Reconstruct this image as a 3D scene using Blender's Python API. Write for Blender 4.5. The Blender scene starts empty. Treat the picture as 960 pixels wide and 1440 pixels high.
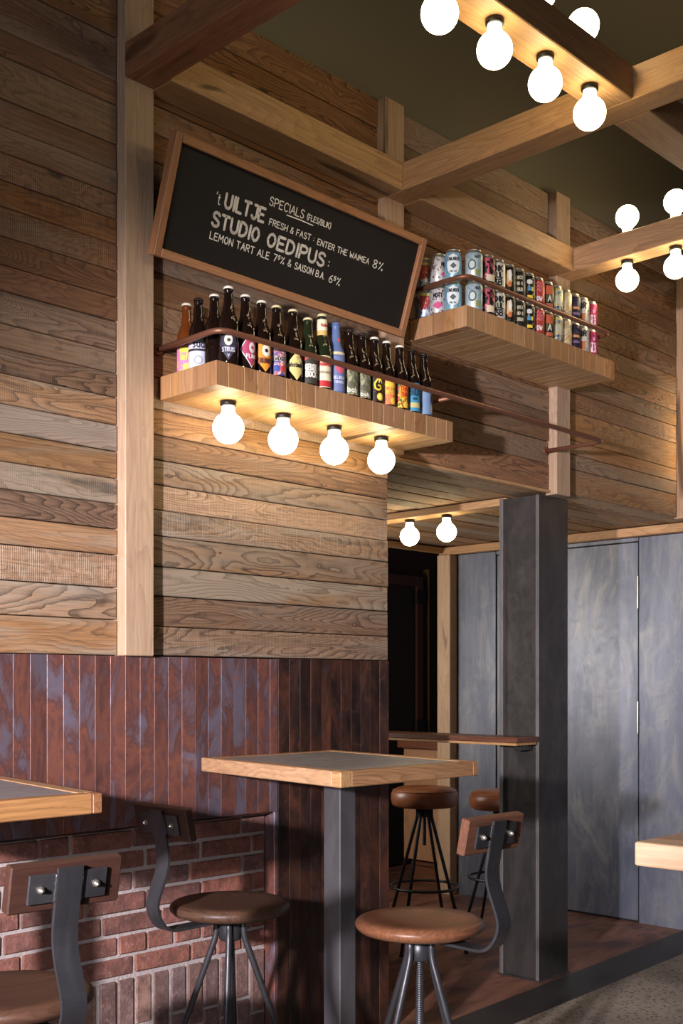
import bpy, bmesh, math, random
from mathutils import Vector, Matrix

random.seed(7)
sc = bpy.context.scene
COL = sc.collection
R = math.radians

# ---------------------------------------------------------------- camera, world, light, exposure
cam_d = bpy.data.cameras.new('camera')
cam = bpy.data.objects.new('camera', cam_d)
COL.objects.link(cam)
cam.location = (0, -2.9, 1.34)
cam.rotation_euler = (R(90), 0, R(44 - 90))
cam_d.sensor_width = 36
cam_d.lens = 1604 / 1440 * 36
cam_d.shift_y = 241 / 1440
cam_d.clip_start = 0.05
sc.camera = cam

sc.view_settings.view_transform = 'Standard'
sc.view_settings.look = 'None'
sc.view_settings.gamma = 1
sc.view_settings.exposure = 0.0
sc.view_settings.use_curve_mapping = False
try:
    sc.cycles.use_denoising = True
    sc.cycles.max_bounces = 8
    sc.cycles.sample_clamp_indirect = 6
except Exception:
    pass

w = bpy.data.worlds.new('world')
sc.world = w
w.use_nodes = True
w.node_tree.nodes['Background'].inputs[0].default_value = (0.72, 0.68, 0.70, 1)
w.node_tree.nodes['Background'].inputs[1].default_value = 0.075

def light(name, kind, loc, aim, energy, color, **kw):
    d = bpy.data.lights.new(name, kind)
    d.energy = energy
    d.color = color
    for k, v in kw.items():
        setattr(d, k, v)
    o = bpy.data.objects.new(name, d)
    o.location = loc
    o.rotation_euler = (Vector(aim) - Vector(loc)).to_track_quat('-Z', 'Y').to_euler()
    COL.objects.link(o)
    return o

# low light streaming in from the street side, to the left behind the camera
light('daylight_beam', 'SPOT', (-1.37, -2.12, 1.66), (3.2, -0.45, 1.05), 1450, (0.985, 0.935, 1.0),
      spot_size=R(53), spot_blend=0.7, shadow_soft_size=0.06)
light('street_window', 'AREA', (-2.6, -2.6, 1.5), (3.0, -0.4, 0.6), 26, (0.82, 0.88, 1.0),
      shape='RECTANGLE', size=2.2, size_y=1.2, spread=R(80))

# unseen lamp added to brighten the passage behind the plank wall
light('passage_fill', 'AREA', (3.36, 2.12, 1.50), (5.74, 1.0, 1.55), 18, (1.0, 0.94, 0.88),
      shape='RECTANGLE', size=0.5, size_y=0.8, spread=R(115))

# ---------------------------------------------------------------- helpers
def lin(c):
    return tuple((v / 255 / 12.92) if v / 255 <= 0.04045 else ((v / 255 + 0.055) / 1.055) ** 2.4 for v in c)

def lin4(c):
    return lin(c) + (1.0,)

class NT:
    def __init__(s, name):
        s.m = bpy.data.materials.new(name)
        s.m.use_nodes = True
        s.t = s.m.node_tree
        s.b = s.t.nodes['Principled BSDF']
    def n(s, typ, **kw):
        x = s.t.nodes.new(typ)
        for k, v in kw.items():
            setattr(x, k, v)
        return x
    def put(s, sock, v):
        if v is None:
            return
        if isinstance(v, bpy.types.NodeSocket):
            s.t.links.new(v, sock)
        else:
            if isinstance(v, tuple) and len(v) == 3 and sock.type == 'RGBA':
                v = v + (1.0,)
            sock.default_value = v
    def math(s, op, a, b=None, c=None, clamp=False):
        x = s.n('ShaderNodeMath', operation=op, use_clamp=clamp)
        s.put(x.inputs[0], a); s.put(x.inputs[1], b)
        if c is not None: s.put(x.inputs[2], c)
        return x.outputs[0]
    def vmath(s, op, a, b):
        x = s.n('ShaderNodeVectorMath', operation=op)
        s.put(x.inputs[0], a); s.put(x.inputs[1], b)
        return x.outputs[0]
    def mix(s, f, a, b, blend='MIX'):
        x = s.n('ShaderNodeMix', data_type='RGBA', blend_type=blend)
        s.put(x.inputs[0], f); s.put(x.inputs[6], a); s.put(x.inputs[7], b)
        return x.outputs[2]
    def noise(s, vec, scale, detail=2.0, rough=0.5, dist=0.0):
        x = s.n('ShaderNodeTexNoise')
        s.put(x.inputs['Vector'], vec); s.put(x.inputs['Scale'], scale)
        s.put(x.inputs['Detail'], detail); s.put(x.inputs['Roughness'], rough); s.put(x.inputs['Distortion'], dist)
        return x.outputs[0]
    def voro(s, vec, scale, feature='F1', out=0):
        x = s.n('ShaderNodeTexVoronoi', feature=feature)
        s.put(x.inputs['Vector'], vec); s.put(x.inputs['Scale'], scale)
        return x.outputs[out]
    def ramp(s, f, stops, interp='LINEAR'):
        x = s.n('ShaderNodeValToRGB')
        x.color_ramp.interpolation = interp
        e = x.color_ramp.elements
        while len(e) < len(stops): e.new(0.5)
        for k, (p, c) in enumerate(stops):
            e[k].position = p
            e[k].color = lin4(c) if not isinstance(c, float) else (c, c, c, 1)
        s.put(x.inputs[0], f)
        return x.outputs[0]
    def rng(s, v, a, b, c, d):
        x = s.n('ShaderNodeMapRange')
        s.put(x.inputs[0], v)
        for k, q in enumerate((a, b, c, d)): x.inputs[k + 1].default_value = q
        return x.outputs[0]
    def coord(s, out='Object'):
        return s.n('ShaderNodeTexCoord').outputs[out]
    def pos(s):
        return s.n('ShaderNodeNewGeometry').outputs['Position']
    def rand(s):
        return s.n('ShaderNodeObjectInfo').outputs['Random']
    def rand2(s, r, k):
        return s.math('FRACT', s.math('MULTIPLY', r, k))
    def scale(s, v, sv):
        return s.vmath('MULTIPLY', v, sv)
    def bump(s, hgt, strength=0.3, dist=0.002):
        x = s.n('ShaderNodeBump')
        x.inputs['Strength'].default_value = strength
        x.inputs['Distance'].default_value = dist
        s.put(x.inputs['Height'], hgt)
        s.put(s.b.inputs['Normal'], x.outputs[0])
    def done(s, color=None, rough=None, metal=None, **kw):
        s.put(s.b.inputs['Base Color'], color)
        s.put(s.b.inputs['Roughness'], rough)
        s.put(s.b.inputs['Metallic'], metal)
        for k, v in kw.items():
            s.put(s.b.inputs[k.replace('_', ' ')], v)
        return s.m

def plain(name, c, rough=0.5, metal=0.0, **kw):
    t = NT(name)
    return t.done(lin(c), rough, metal, **kw)

def wood(name, axis, light_c, mid_c, dark_c, grey=None, grey_amt=0.0, saw=0.0, rough=0.6, ring=0.55,
         freq=70.0, var=0.28, blots=0.0, bump=0.35, gs=9.0, spec=0.3, knots=0.0, hue=0.003):
    t = NT(name)
    r = t.rand()
    cmb = t.n('ShaderNodeCombineXYZ')
    for k, q in enumerate((37.0, 91.0, 53.0)):
        t.put(cmb.inputs[k], t.math('MULTIPLY', r, q))
    base = t.vmath('ADD', t.coord(), cmb.outputs[0])
    st = [1.0, 1.0, 1.0]; st[axis] = 0.13
    st2 = [1.0, 1.0, 1.0]; st2[axis] = 0.035
    v1 = t.scale(base, tuple(st)); v2 = t.scale(base, tuple(st2))
    wob = t.noise(base, 30.0, 2.0, 0.5)
    n1 = t.noise(v1, gs, 2.0, 0.4, 0.25)
    n1 = t.math('ADD', n1, t.math('MULTIPLY', wob, 0.02))
    kc = None
    if knots:
        sk = [1.0, 1.0, 1.0]; sk[axis] = 0.42; sk[1 if axis != 1 else 0] = 0.0
        kd = t.voro(t.scale(base, tuple(sk)), 4.2)
        n1 = t.math('ADD', n1, t.math('MULTIPLY', t.math('POWER', t.rng(kd, 0.0, 0.30, 1.0, 0.0), 2.0), 0.35 * knots))
        kc = t.rng(kd, 0.035, 0.065, 0.9, 0.0)
    ph0 = t.math('MULTIPLY', n1, freq)
    saww = t.math('FRACT', ph0)                       # soft rise, hard late-wood edge
    line = t.math('POWER', saww, 3.0)
    nmask = t.noise(v1, gs * 0.45, 1.0)
    lm = t.math('MULTIPLY', line, t.rng(nmask, 0.35, 0.60, 0.35, 1.0))
    fib = t.noise(v2, 150.0, 3.0, 0.65)
    n3 = t.noise(v1, 4.0, 4.0, 0.6)
    c = t.mix(t.rng(n3, 0.3, 0.7, 0, 1), lin(light_c), lin(mid_c))
    c = t.mix(t.math('MULTIPLY', lm, ring), c, lin(dark_c))
    c = t.mix(t.rng(fib, 0.40, 0.78, 0.0, 0.6), c, lin(dark_c))
    if kc is not None:
        c = t.mix(kc, c, lin((58, 40, 30)))
    if grey:
        g = t.noise(v1, 6.5, 5.0, 0.65, 0.6)
        gm = t.rng(t.math('ADD', g, t.rng(t.rand2(r, 17.3), 0, 1, -0.12, 0.14)), 0.48, 0.64, 0, grey_amt)
        gc = t.mix(t.math('MULTIPLY', lm, 0.55), lin(grey), lin(dark_c))
        c = t.mix(gm, c, gc)
        g2 = t.noise(t.vmath('ADD', v1, (5.3, 1.7, 9.1)), 13.0, 5.0, 0.65, 0.8)
        c = t.mix(t.rng(g2, 0.60, 0.72, 0, grey_amt * 0.9), c, lin((66, 58, 54)))
    hs = None
    if saw:
        sx = t.n('ShaderNodeSeparateXYZ'); t.put(sx.inputs[0], base)
        ph = t.math('ADD', t.math('MULTIPLY', sx.outputs[axis], 470.0), t.math('MULTIPLY', t.noise(t.scale(base, (1, 1, 0.3)), 60.0, 2.0), 2.6))
        sm = t.rng(t.noise(v1, 3.1, 2.0), 0.40, 0.60, 0, 1)
        sm = t.math('MULTIPLY', sm, t.rng(t.rand2(r, 7.7), 0.25, 0.6, 0.15, 1))
        hs = t.math('MULTIPLY', t.math('POWER', t.math('ABSOLUTE', t.math('SINE', ph)), 4.0), sm)
        hs = t.math('MULTIPLY', hs, t.rng(t.noise(base, 45.0, 2.0), 0.4, 0.6, 0.3, 1.0))
        c = t.mix(t.math('MULTIPLY', hs, saw), c, lin((214, 196, 172)))
    if blots:
        b = t.noise(v1, 7.0, 3.0, 0.5, 1.0)
        c = t.mix(t.rng(b, 0.655, 0.70, 0, blots), c, lin((32, 20, 14)))
    val = t.rng(r, 0, 1, 1 - var, 1 + var)
    hsv = t.n('ShaderNodeHueSaturation')
    t.put(hsv.inputs['Saturation'], t.rng(t.rand2(r, 29.1), 0, 1, 0.88 if grey else 0.93, 1.10 if grey else 1.02))
    t.put(hsv.inputs['Hue'], t.rng(t.rand2(r, 11.9), 0, 1, 0.5 - hue, 0.5 + hue))
    t.put(hsv.inputs['Value'], val)
    t.put(hsv.inputs['Color'], c)
    hgt = t.math('SUBTRACT', t.math('MULTIPLY', fib, 0.7), t.math('MULTIPLY', lm, 0.5))
    if hs is not None: hgt = t.math('ADD', hgt, t.math('MULTIPLY', hs, 0.3))
    t.bump(hgt, bump, 0.003)
    return t.done(hsv.outputs[0], rough, 0.0, Specular_IOR_Level=spec)

def mesh_obj(name, verts, faces, mat, parent=None, loc=None, rot=None, smooth=False, fmat=None):
    me = bpy.data.meshes.new(name)
    me.from_pydata([tuple(v) for v in verts], [], faces)
    for m in (mat if isinstance(mat, (list, tuple)) else [mat]):
        me.materials.append(m)
    if fmat:
        for p, k in zip(me.polygons, fmat): p.material_index = k
    if smooth:
        for p in me.polygons: p.use_smooth = True
    me.update()
    return link(name, me, parent, loc, rot)

def link(name, me, parent=None, loc=None, rot=None):
    o = bpy.data.objects.new(name, me)
    COL.objects.link(o)
    if loc is not None: o.location = loc
    if rot is not None: o.rotation_euler = rot
    if parent is not None: o.parent = parent
    return o

def from_bm(name, bm, mat, parent=None, loc=None, rot=None, smooth=False):
    me = bpy.data.meshes.new(name)
    bmesh.ops.recalc_face_normals(bm, faces=bm.faces)
    bm.to_mesh(me); bm.free()
    for m in (mat if isinstance(mat, (list, tuple)) else [mat]): me.materials.append(m)
    if smooth:
        for p in me.polygons: p.use_smooth = True
    return link(name, me, parent, loc, rot)

def box_mesh(name, sx, sy, sz, mat, bev=0.002, seg=1):
    bm = bmesh.new()
    bmesh.ops.create_cube(bm, size=1)
    for v in bm.verts: v.co = Vector((v.co.x * sx, v.co.y * sy, v.co.z * sz))
    b = min(bev, min(sx, sy, sz) * 0.4)
    if b > 0:
        bmesh.ops.bevel(bm, geom=list(bm.edges), offset=b, segments=seg, affect='EDGES', profile=0.5)
    me = bpy.data.meshes.new(name)
    bm.to_mesh(me); bm.free()
    me.materials.append(mat)
    return me

def world_parent_offset(parent):
    p = Vector((0, 0, 0))
    while parent is not None:
        p = p + parent.location
        parent = parent.parent
    return p

def box(name, x0, x1, y0, y1, z0, z1, mat, parent=None, bev=0.002, seg=1):
    """axis-aligned box given in world coordinates (parents are never rotated here)"""
    me = box_mesh(name, abs(x1 - x0), abs(y1 - y0), abs(z1 - z0), mat, bev, seg)
    c = Vector(((x0 + x1) / 2, (y0 + y1) / 2, (z0 + z1) / 2))
    return link(name, me, parent, c - world_parent_offset(parent))

def lbox(name, c, s, mat, parent, rot=None, bev=0.002, seg=1):
    """box in its parent's own coordinates"""
    return link(name, box_mesh(name, s[0], s[1], s[2], mat, bev, seg), parent, c, rot)

def prism(name, poly, z0, z1, mat, parent=None, bev=0.002, seg=1):
    cx = sum(p[0] for p in poly) / len(poly); cy = sum(p[1] for p in poly) / len(poly); cz = (z0 + z1) / 2
    bm = bmesh.new()
    lo = [bm.verts.new((x - cx, y - cy, z0 - cz)) for x, y in poly]
    hi = [bm.verts.new((x - cx, y - cy, z1 - cz)) for x, y in poly]
    n = len(poly)
    bm.faces.new(hi); bm.faces.new(lo[::-1])
    for k in range(n): bm.faces.new((lo[k], lo[(k + 1) % n], hi[(k + 1) % n], hi[k]))
    if bev: bmesh.ops.bevel(bm, geom=list(bm.edges), offset=bev, segments=seg, affect='EDGES', profile=0.5)
    return from_bm(name, bm, mat, parent, Vector((cx, cy, cz)) - world_parent_offset(parent))

def lathe_data(prof, n=32):
    vs, fs = [], []
    for r, z in prof:
        for k in range(n):
            a = 2 * math.pi * k / n
            vs.append((r * math.cos(a), r * math.sin(a), z))
    for j in range(len(prof) - 1):
        for k in range(n):
            a, b = j * n + k, j * n + (k + 1) % n
            fs.append((a, b, b + n, a + n))
    fs.append(tuple(reversed(range(n))))
    fs.append(tuple((len(prof) - 1) * n + k for k in range(n)))
    return vs, fs

def lathe(name, prof, mat, parent=None, loc=None, n=32, smooth=True, rot=None):
    vs, fs = lathe_data(prof, n)
    o = mesh_obj(name, vs, fs, mat, parent, loc, rot)
    if smooth:
        for p in o.data.polygons:
            p.use_smooth = len(p.vertices) == 4
    return o

def tube_data(pts, r, n=10, closed=False):
    pts = [Vector(p) for p in pts]
    vs, fs = [], []
    m = len(pts)
    up = None
    for i, p in enumerate(pts):
        if closed: d = pts[(i + 1) % m] - pts[i - 1]
        else: d = pts[min(i + 1, m - 1)] - pts[max(i - 1, 0)]
        d.normalize()
        if up is None:
            up = Vector((0, 0, 1)) if abs(d.z) < 0.9 else Vector((1, 0, 0))
        s = d.cross(up).normalized(); up = s.cross(d).normalized()
        for k in range(n):
            a = 2 * math.pi * k / n
            vs.append(p + s * math.cos(a) * r + up * math.sin(a) * r)
    for i in range(m if closed else m - 1):
        j = (i + 1) % m
        for k in range(n):
            k2 = (k + 1) % n
            fs.append((i * n + k, i * n + k2, j * n + k2, j * n + k))
    if not closed:
        fs.append(tuple(reversed(range(n))))
        fs.append(tuple((m - 1) * n + k for k in range(n)))
    return vs, fs

def tube(name, pts, r, mat, parent=None, n=10, closed=False, loc=None):
    vs, fs = tube_data(pts, r, n, closed)
    return mesh_obj(name, vs, fs, mat, parent, loc, smooth=True)

def fillet(pts, rad, seg=6):
    out = [Vector(pts[0])]
    for i in range(1, len(pts) - 1):
        a, b, c = Vector(pts[i - 1]), Vector(pts[i]), Vector(pts[i + 1])
        d1 = (a - b).normalized(); d2 = (c - b).normalized()
        q = min(rad, (a - b).length * 0.45, (c - b).length * 0.45)
        p1, p2 = b + d1 * q, b + d2 * q
        for k in range(seg + 1):
            t = k / seg
            out.append(p1 * (1 - t) ** 2 + b * 2 * t * (1 - t) + p2 * t ** 2)
    out.append(Vector(pts[-1]))
    return out

def tag(o, label=None, cat=None, group=None, kind=None):
    if label: o['label'] = label
    if cat: o['category'] = cat
    if group: o['group'] = group
    if kind: o['kind'] = kind
    return o

def empty(name, loc=(0, 0, 0), rz=0.0):
    o = bpy.data.objects.new(name, None)
    COL.objects.link(o)
    o.location = loc
    o.rotation_euler = (0, 0, rz)
    o.empty_display_size = 0.05
    return o

# ---------------------------------------------------------------- stroke lettering
G = {
 'A': [[(0, 0), (2, 6), (4, 0)], [(0.8, 2.1), (3.3, 2.1)]],
 'B': [[(0, 0), (0, 6), (2.4, 6), (3.5, 5.3), (3.5, 4), (2.4, 3.2), (0, 3.2)], [(2.4, 3.2), (3.8, 2.4), (3.9, 1), (2.7, 0), (0, 0)]],
 'C': [[(3.8, 5.2), (2.9, 6), (1.5, 6), (.4, 4.8), (0, 3), (.4, 1.2), (1.5, 0), (2.9, 0), (3.8, .8)]],
 'D': [[(0, 0), (0, 6), (1.8, 6), (3.4, 4.9), (3.9, 3), (3.4, 1.1), (1.8, 0), (0, 0)]],
 'E': [[(3.4, 6), (0, 6), (0, 0), (3.5, 0)], [(0, 3.1), (2.8, 3.1)]],
 'F': [[(3.4, 6), (0, 6), (0, 0)], [(0, 3.1), (2.7, 3.1)]],
 'G': [[(3.8, 5.2), (2.9, 6), (1.5, 6), (.4, 4.8), (0, 3), (.4, 1.2), (1.5, 0), (3, 0), (3.9, .9), (3.9, 2.6), (2.3, 2.6)]],
 'H': [[(0, 0), (0, 6)], [(3.8, 0), (3.8, 6)], [(0, 3), (3.8, 3)]],
 'I': [[(.4, 0), (.4, 6)]],
 'J': [[(1, 6), (3, 6), (3, 1.2), (2.1, 0), (.9, 0), (0, 1)]],
 'K': [[(0, 0), (0, 6)], [(3.5, 6), (0, 2.6)], [(1.1, 3.6), (3.8, 0)]],
 'L': [[(0, 6), (0, 0), (3.2, 0)]],
 'M': [[(0, 0), (.4, 6), (2.4, 2), (4.4, 6), (4.8, 0)]],
 'N': [[(0, 0), (0, 6), (3.9, 0), (3.9, 6)]],
 'O': [[(2, 6), (.7, 5.2), (0, 3), (.7, .8), (2, 0), (3.3, .8), (4, 3), (3.3, 5.2), (2, 6)]],
 'P': [[(0, 0), (0, 6), (2.3, 6), (3.6, 5.2), (3.6, 3.7), (2.3, 2.8), (0, 2.8)]],
 'Q': [[(2, 6), (.7, 5.2), (0, 3), (.7, .8), (2, 0), (3.3, .8), (4, 3), (3.3, 5.2), (2, 6)], [(2.6, 1.5), (4.2, -.4)]],
 'R': [[(0, 0), (0, 6), (2.3, 6), (3.6, 5.2), (3.6, 3.8), (2.3, 3), (0, 3)], [(1.6, 3), (3.8, 0)]],
 'S': [[(3.5, 5.2), (2.6, 6), (1.1, 6), (.2, 5), (.5, 3.8), (2, 3.1), (3.4, 2.2), (3.6, 1), (2.6, 0), (1, 0), (0, .9)]],
 'T': [[(0, 6), (4, 6)], [(2, 6), (2, 0)]],
 'U': [[(0, 6), (0, 1.6), (.8, .3), (1.9, 0), (3, .3), (3.8, 1.6), (3.8, 6)]],
 'V': [[(0, 6), (2, 0), (4, 6)]],
 'W': [[(0, 6), (1.2, 0), (2.7, 4), (4.2, 0), (5.4, 6)]],
 'X': [[(0, 0), (3.8, 6)], [(0, 6), (3.8, 0)]],
 'Y': [[(0, 6), (2, 3), (4, 6)], [(2, 3), (2, 0)]],
 'Z': [[(0, 6), (3.8, 6), (0, 0), (3.8, 0)]],
 '0': [[(2, 6), (.7, 5.2), (0, 3), (.7, .8), (2, 0), (3.3, .8), (4, 3), (3.3, 5.2), (2, 6)]],
 '3': [[(0, 6), (3.4, 6), (1.6, 3.5), (3, 3), (3.6, 1.6), (2.6, 0), (1, 0), (0, .8)]],
 '5': [[(3.4, 6), (.4, 6), (.2, 3.4), (2.2, 3.6), (3.5, 2.2), (3, .6), (1.5, 0), (0, .6)]],
 '6': [[(3.2, 6), (1.2, 4.4), (.1, 2), (.7, .4), (2, 0), (3.4, .7), (3.6, 2), (2.6, 3.2), (1.2, 3), (.2, 2)]],
 '7': [[(0, 6), (3.6, 6), (1.2, 0)]],
 '8': [[(1.8, 3.2), (.4, 4.3), (.6, 5.6), (1.8, 6), (3, 5.6), (3.2, 4.3), (1.8, 3.2), (.2, 2), (.2, .8), (1.8, 0), (3.4, .8), (3.4, 2), (1.8, 3.2)]],
 '%': [[(3.4, 6), (.4, 0)], [(.5, 5.8), (.2, 4.8), (.9, 4.6), (1.1, 5.5), (.5, 5.8)], [(3, 1.2), (2.7, .2), (3.4, 0), (3.7, .9), (3, 1.2)]],
 '&': [[(3.8, 0), (.9, 4.4), (.9, 5.6), (1.8, 6), (2.6, 5.4), (2.3, 4.3), (.4, 2.4), (.2, 1), (1.2, 0), (2.4, .3), (3.8, 2.4)]],
 ':': [[(.3, 1.2), (.4, 1.4)], [(.3, 4), (.4, 4.2)]],
 '.': [[(.2, 0), (.3, .1)]],
 "'": [[(.5, 6.4), (.2, 5.2)]],
 '(': [[(1.4, 7), (.3, 5), (.1, 3), (.4, 1), (1.4, -.8)]],
 ')': [[(0, 7), (1.1, 5), (1.3, 3), (1, 1), (0, -.8)]],
 '/': [[(0, -.6), (2, 6.6)]],
 '-': [[(0, 3), (2.2, 3)]],
 '*': [[(0, 5), (2, 6.4), (1.6, 4), (.2, 6.2), (2.2, 4.6)]],
 't': [[(1, 5.4), (1, 1), (1.6, 0), (2.6, .3)], [(0, 3.6), (2.2, 4)]],
 'e': [[(.2, 2), (3, 2.2), (2.8, 3.4), (1.6, 4), (.4, 3.2), (0, 1.8), (.5, .4), (1.7, 0), (3, .8)]],
 's': [[(2.6, 3.5), (1.4, 4), (.3, 3.2), (1.4, 2.1), (2.6, 1.2), (1.6, 0), (.2, .4)]],
 'm': [[(0, 0), (0, 4)], [(0, 3), (1, 4), (2, 3.4), (2, 0)], [(2, 3), (3, 4), (4, 3.4), (4, 0)]],
 'a': [[(2.8, 3.6), (1.4, 4), (.2, 2.8), (.1, 1.2), (1.1, 0), (2.7, 1.2)], [(2.8, 4), (2.8, .6), (3.3, 0)]],
 'l': [[(.3, 6), (.3, .4), (.9, 0)]],
 'd': [[(2.8, 3.2), (1.4, 4), (.2, 2.8), (.1, 1.2), (1.1, 0), (2.7, 1.2)], [(2.8, 6), (2.8, 0)]],
 'u': [[(0, 4), (.1, 1), (1.2, 0), (2.6, 1)], [(2.7, 4), (2.7, 0)]],
 'i': [[(.3, 0), (.3, 4)], [(.3, 5.2), (.35, 5.4)]],
 'r': [[(0, 0), (0, 4)], [(0, 2.8), (1, 4), (2.2, 3.8)]],
 'f': [[(2.4, 5.6), (1.6, 6), (.9, 5), (.9, 0)], [(0, 3.6), (2.2, 3.6)]],
 'h': [[(0, 0), (0, 6)], [(0, 3), (1.4, 4), (2.6, 3.2), (2.6, 0)]],
 'g': [[(2.8, 3.6), (1.4, 4), (.2, 2.8), (.2, 1.3), (1.2, .4), (2.7, 1.4)], [(2.8, 4), (2.8, -1), (1.6, -2), (.3, -1.4)]],
 'w': [[(0, 4), (.9, 0), (2, 3), (3.1, 0), (4, 4)]],
 'b': [[(0, 6), (0, 0)], [(0, 1), (1.4, 0), (2.8, 1.2), (2.7, 3), (1.5, 4), (0, 2.8)]],
 'o': [[(1.4, 4), (.2, 3), (.2, 1), (1.4, 0), (2.6, 1), (2.6, 3), (1.4, 4)]],
 'n': [[(0, 0), (0, 4)], [(0, 3), (1.3, 4), (2.6, 3.2), (2.6, 0)]],
 'v': [[(0, 4), (1.3, 0), (2.6, 4)]],
}

def text_strokes(txt, height, width=None, jitter=0.0, seed=1):
    """polylines (x, y) for a text of the given cap height, squeezed or stretched to the width"""
    rnd = random.Random(seed)
    x = 0.0; out = []
    for ch in txt:
        if ch == ' ':
            x += 3.0; continue
        sup = 1.0; dy = 0.0
        if ch == '^':            # raised small five
            ch = '5'; sup = 0.55; dy = 2.7
        g = G[ch]
        wmax = max(p[0] for l in g for p in l) * sup
        a = rnd.uniform(-jitter, jitter); oy = rnd.uniform(-jitter, jitter) * 2
        for l in g:
            out.append([(x + px * sup + a * (py - 3), py * sup + dy + oy + a * px) for px, py in l])
        x += wmax + 1.5
    s = height / 6.0
    sx = s if width is None else width / max(x - 1.5, 1e-6)
    return [[(px * sx, py * s) for px, py in l] for l in out]

def stroke_mesh(lines, wid, fmap, thick=0.0):
    vs, fs = [], []
    def add(pts):
        b = len(vs)
        for p in pts: vs.append(fmap(*p))
        fs.append(tuple(range(b, b + len(pts))))
    h = wid / 2
    for l in lines:
        for (x0, y0), (x1, y1) in zip(l[:-1], l[1:]):
            L = math.hypot(x1 - x0, y1 - y0)
            if L < 1e-7: continue
            nx, ny = -(y1 - y0) / L * h, (x1 - x0) / L * h
            add([(x0 - nx, y0 - ny), (x1 - nx, y1 - ny), (x1 + nx, y1 + ny), (x0 + nx, y0 + ny)])
        for x, y in l:
            add([(x + h * math.cos(k * math.pi / 3), y + h * math.sin(k * math.pi / 3)) for k in range(6)])
    return vs, fs

def cyl_map(r, s0=0.0, z0=0.0):
    """(s, z) on the label to a cylinder of radius r; s = 0 is local -Y"""
    return lambda s, z: (r * math.sin((s + s0) / r), -r * math.cos((s + s0) / r), z + z0)

def patch(name, r, z0, z1, ext, mat, parent, rows=10, cols=10):
    """a printed area on a cylinder: ext(t) gives left and right arc lengths for t in 0..1"""
    vs, fs = [], []
    for j in range(rows + 1):
        t = j / rows
        a, b = ext(t)
        for k in range(cols + 1):
            s = a + (b - a) * k / cols
            vs.append((r * math.sin(s / r), -r * math.cos(s / r), z0 + (z1 - z0) * t))
    for j in range(rows):
        for k in range(cols):
            q = j * (cols + 1) + k
            fs.append((q, q + 1, q + cols + 2, q + cols + 1))
    return mesh_obj(name, vs, fs, mat, parent, smooth=True)

def e_rect(hw, c=0.0): return lambda t: (c - hw, c + hw)
def e_oval(hw, c=0.0): return lambda t: (c - hw * math.sqrt(max(0, 1 - (2 * t - 1) ** 2)), c + hw * math.sqrt(max(0, 1 - (2 * t - 1) ** 2)))
def e_diam(hw, mid=0.5, top=0.0, c=0.0):
    return lambda t: (c - hw * (t / mid if t < mid else top + (1 - top) * (1 - t) / (1 - mid)), c + hw * (t / mid if t < mid else top + (1 - top) * (1 - t) / (1 - mid)))

def letters(name, txt, h, width, wid, r, sc_, zc, mat, parent, jitter=0.0, seed=1):
    ls = text_strokes(txt, h, width, jitter, seed)
    vs, fs = stroke_mesh(ls, wid, cyl_map(r, sc_ - width / 2, zc))
    return mesh_obj(name, vs, fs, mat, parent)

# ---------------------------------------------------------------- materials
PLK = dict(light_c=(168, 131, 97), mid_c=(137, 102, 73), dark_c=(62, 43, 32), grey=(150, 135, 117), grey_amt=0.85, saw=0.5, rough=0.75, var=0.26, ring=0.95, freq=38.0, gs=7.0, knots=1.0, bump=0.6)
M = {}
M['plank'] = wood('reclaimed_plank', 0, **PLK)
M['plank_warm_lit'] = wood('warm_lit_reclaimed_plank', 0, **dict(PLK, light_c=(164, 116, 76), mid_c=(130, 88, 56), grey_amt=0.4, saw=0.3, var=0.18))  # same wood; warm bulb light on the upper planks put into the colour
M['plank_y'] = wood('reclaimed_plank_deep', 1, **PLK)
M['soffit'] = wood('soffit_board', 0, **dict(PLK, light_c=(200, 156, 112), mid_c=(168, 124, 86), grey=(160, 140, 116)))
OAK = dict(light_c=(202, 158, 110), mid_c=(180, 134, 88), dark_c=(126, 86, 54), rough=0.5, var=0.10, ring=0.5, blots=0.7, bump=0.15, freq=24.0, gs=7.0)
M['oak_x'] = wood('oak_beam_x', 0, **OAK)
M['oak_y'] = wood('oak_beam_y', 1, **OAK)
M['oak_z'] = wood('oak_post', 2, **dict(OAK, light_c=(200, 166, 136), mid_c=(184, 149, 118), dark_c=(138, 104, 80), ring=0.35))
M['oak_red'] = wood('oak_beam_reddish', 1, **dict(OAK, light_c=(176, 118, 76), mid_c=(150, 96, 60), dark_c=(92, 54, 34)))
M['stave'] = wood('laminated_stave', 2, **dict(OAK, light_c=(184, 138, 94), mid_c=(162, 116, 76), var=0.16, blots=0.0))
M['stave_y'] = wood('laminated_stave_deep', 1, **dict(OAK, light_c=(204, 164, 116), mid_c=(186, 144, 98), var=0.05, blots=0.8))
M['table_oak_x'] = wood('table_oak_x', 0, **dict(OAK, light_c=(174, 126, 82), mid_c=(146, 102, 64), dark_c=(96, 60, 36), freq=30, ring=0.85))
M['table_oak_y'] = wood('table_oak_y', 1, **dict(OAK, light_c=(190, 148, 106), mid_c=(170, 128, 88)))
M['frame_oak'] = wood('board_frame_oak', 0, **dict(OAK, light_c=(186, 126, 76), mid_c=(160, 104, 62), blots=0.2))
M['frame_oak_y'] = wood('board_frame_oak_upright', 1, **dict(OAK, light_c=(186, 126, 76), mid_c=(160, 104, 62), blots=0.2))
M['seat_warm'] = wood('seat_wood_warm', 0, **dict(OAK, light_c=(136, 90, 62), mid_c=(98, 62, 42), dark_c=(52, 33, 25), rough=0.36, freq=26, blots=0.3))
M['seat_dark'] = wood('seat_wood_dark', 0, **dict(OAK, light_c=(92, 62, 44), mid_c=(68, 45, 33), dark_c=(42, 28, 22), rough=0.45, freq=26, blots=0.3))
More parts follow.
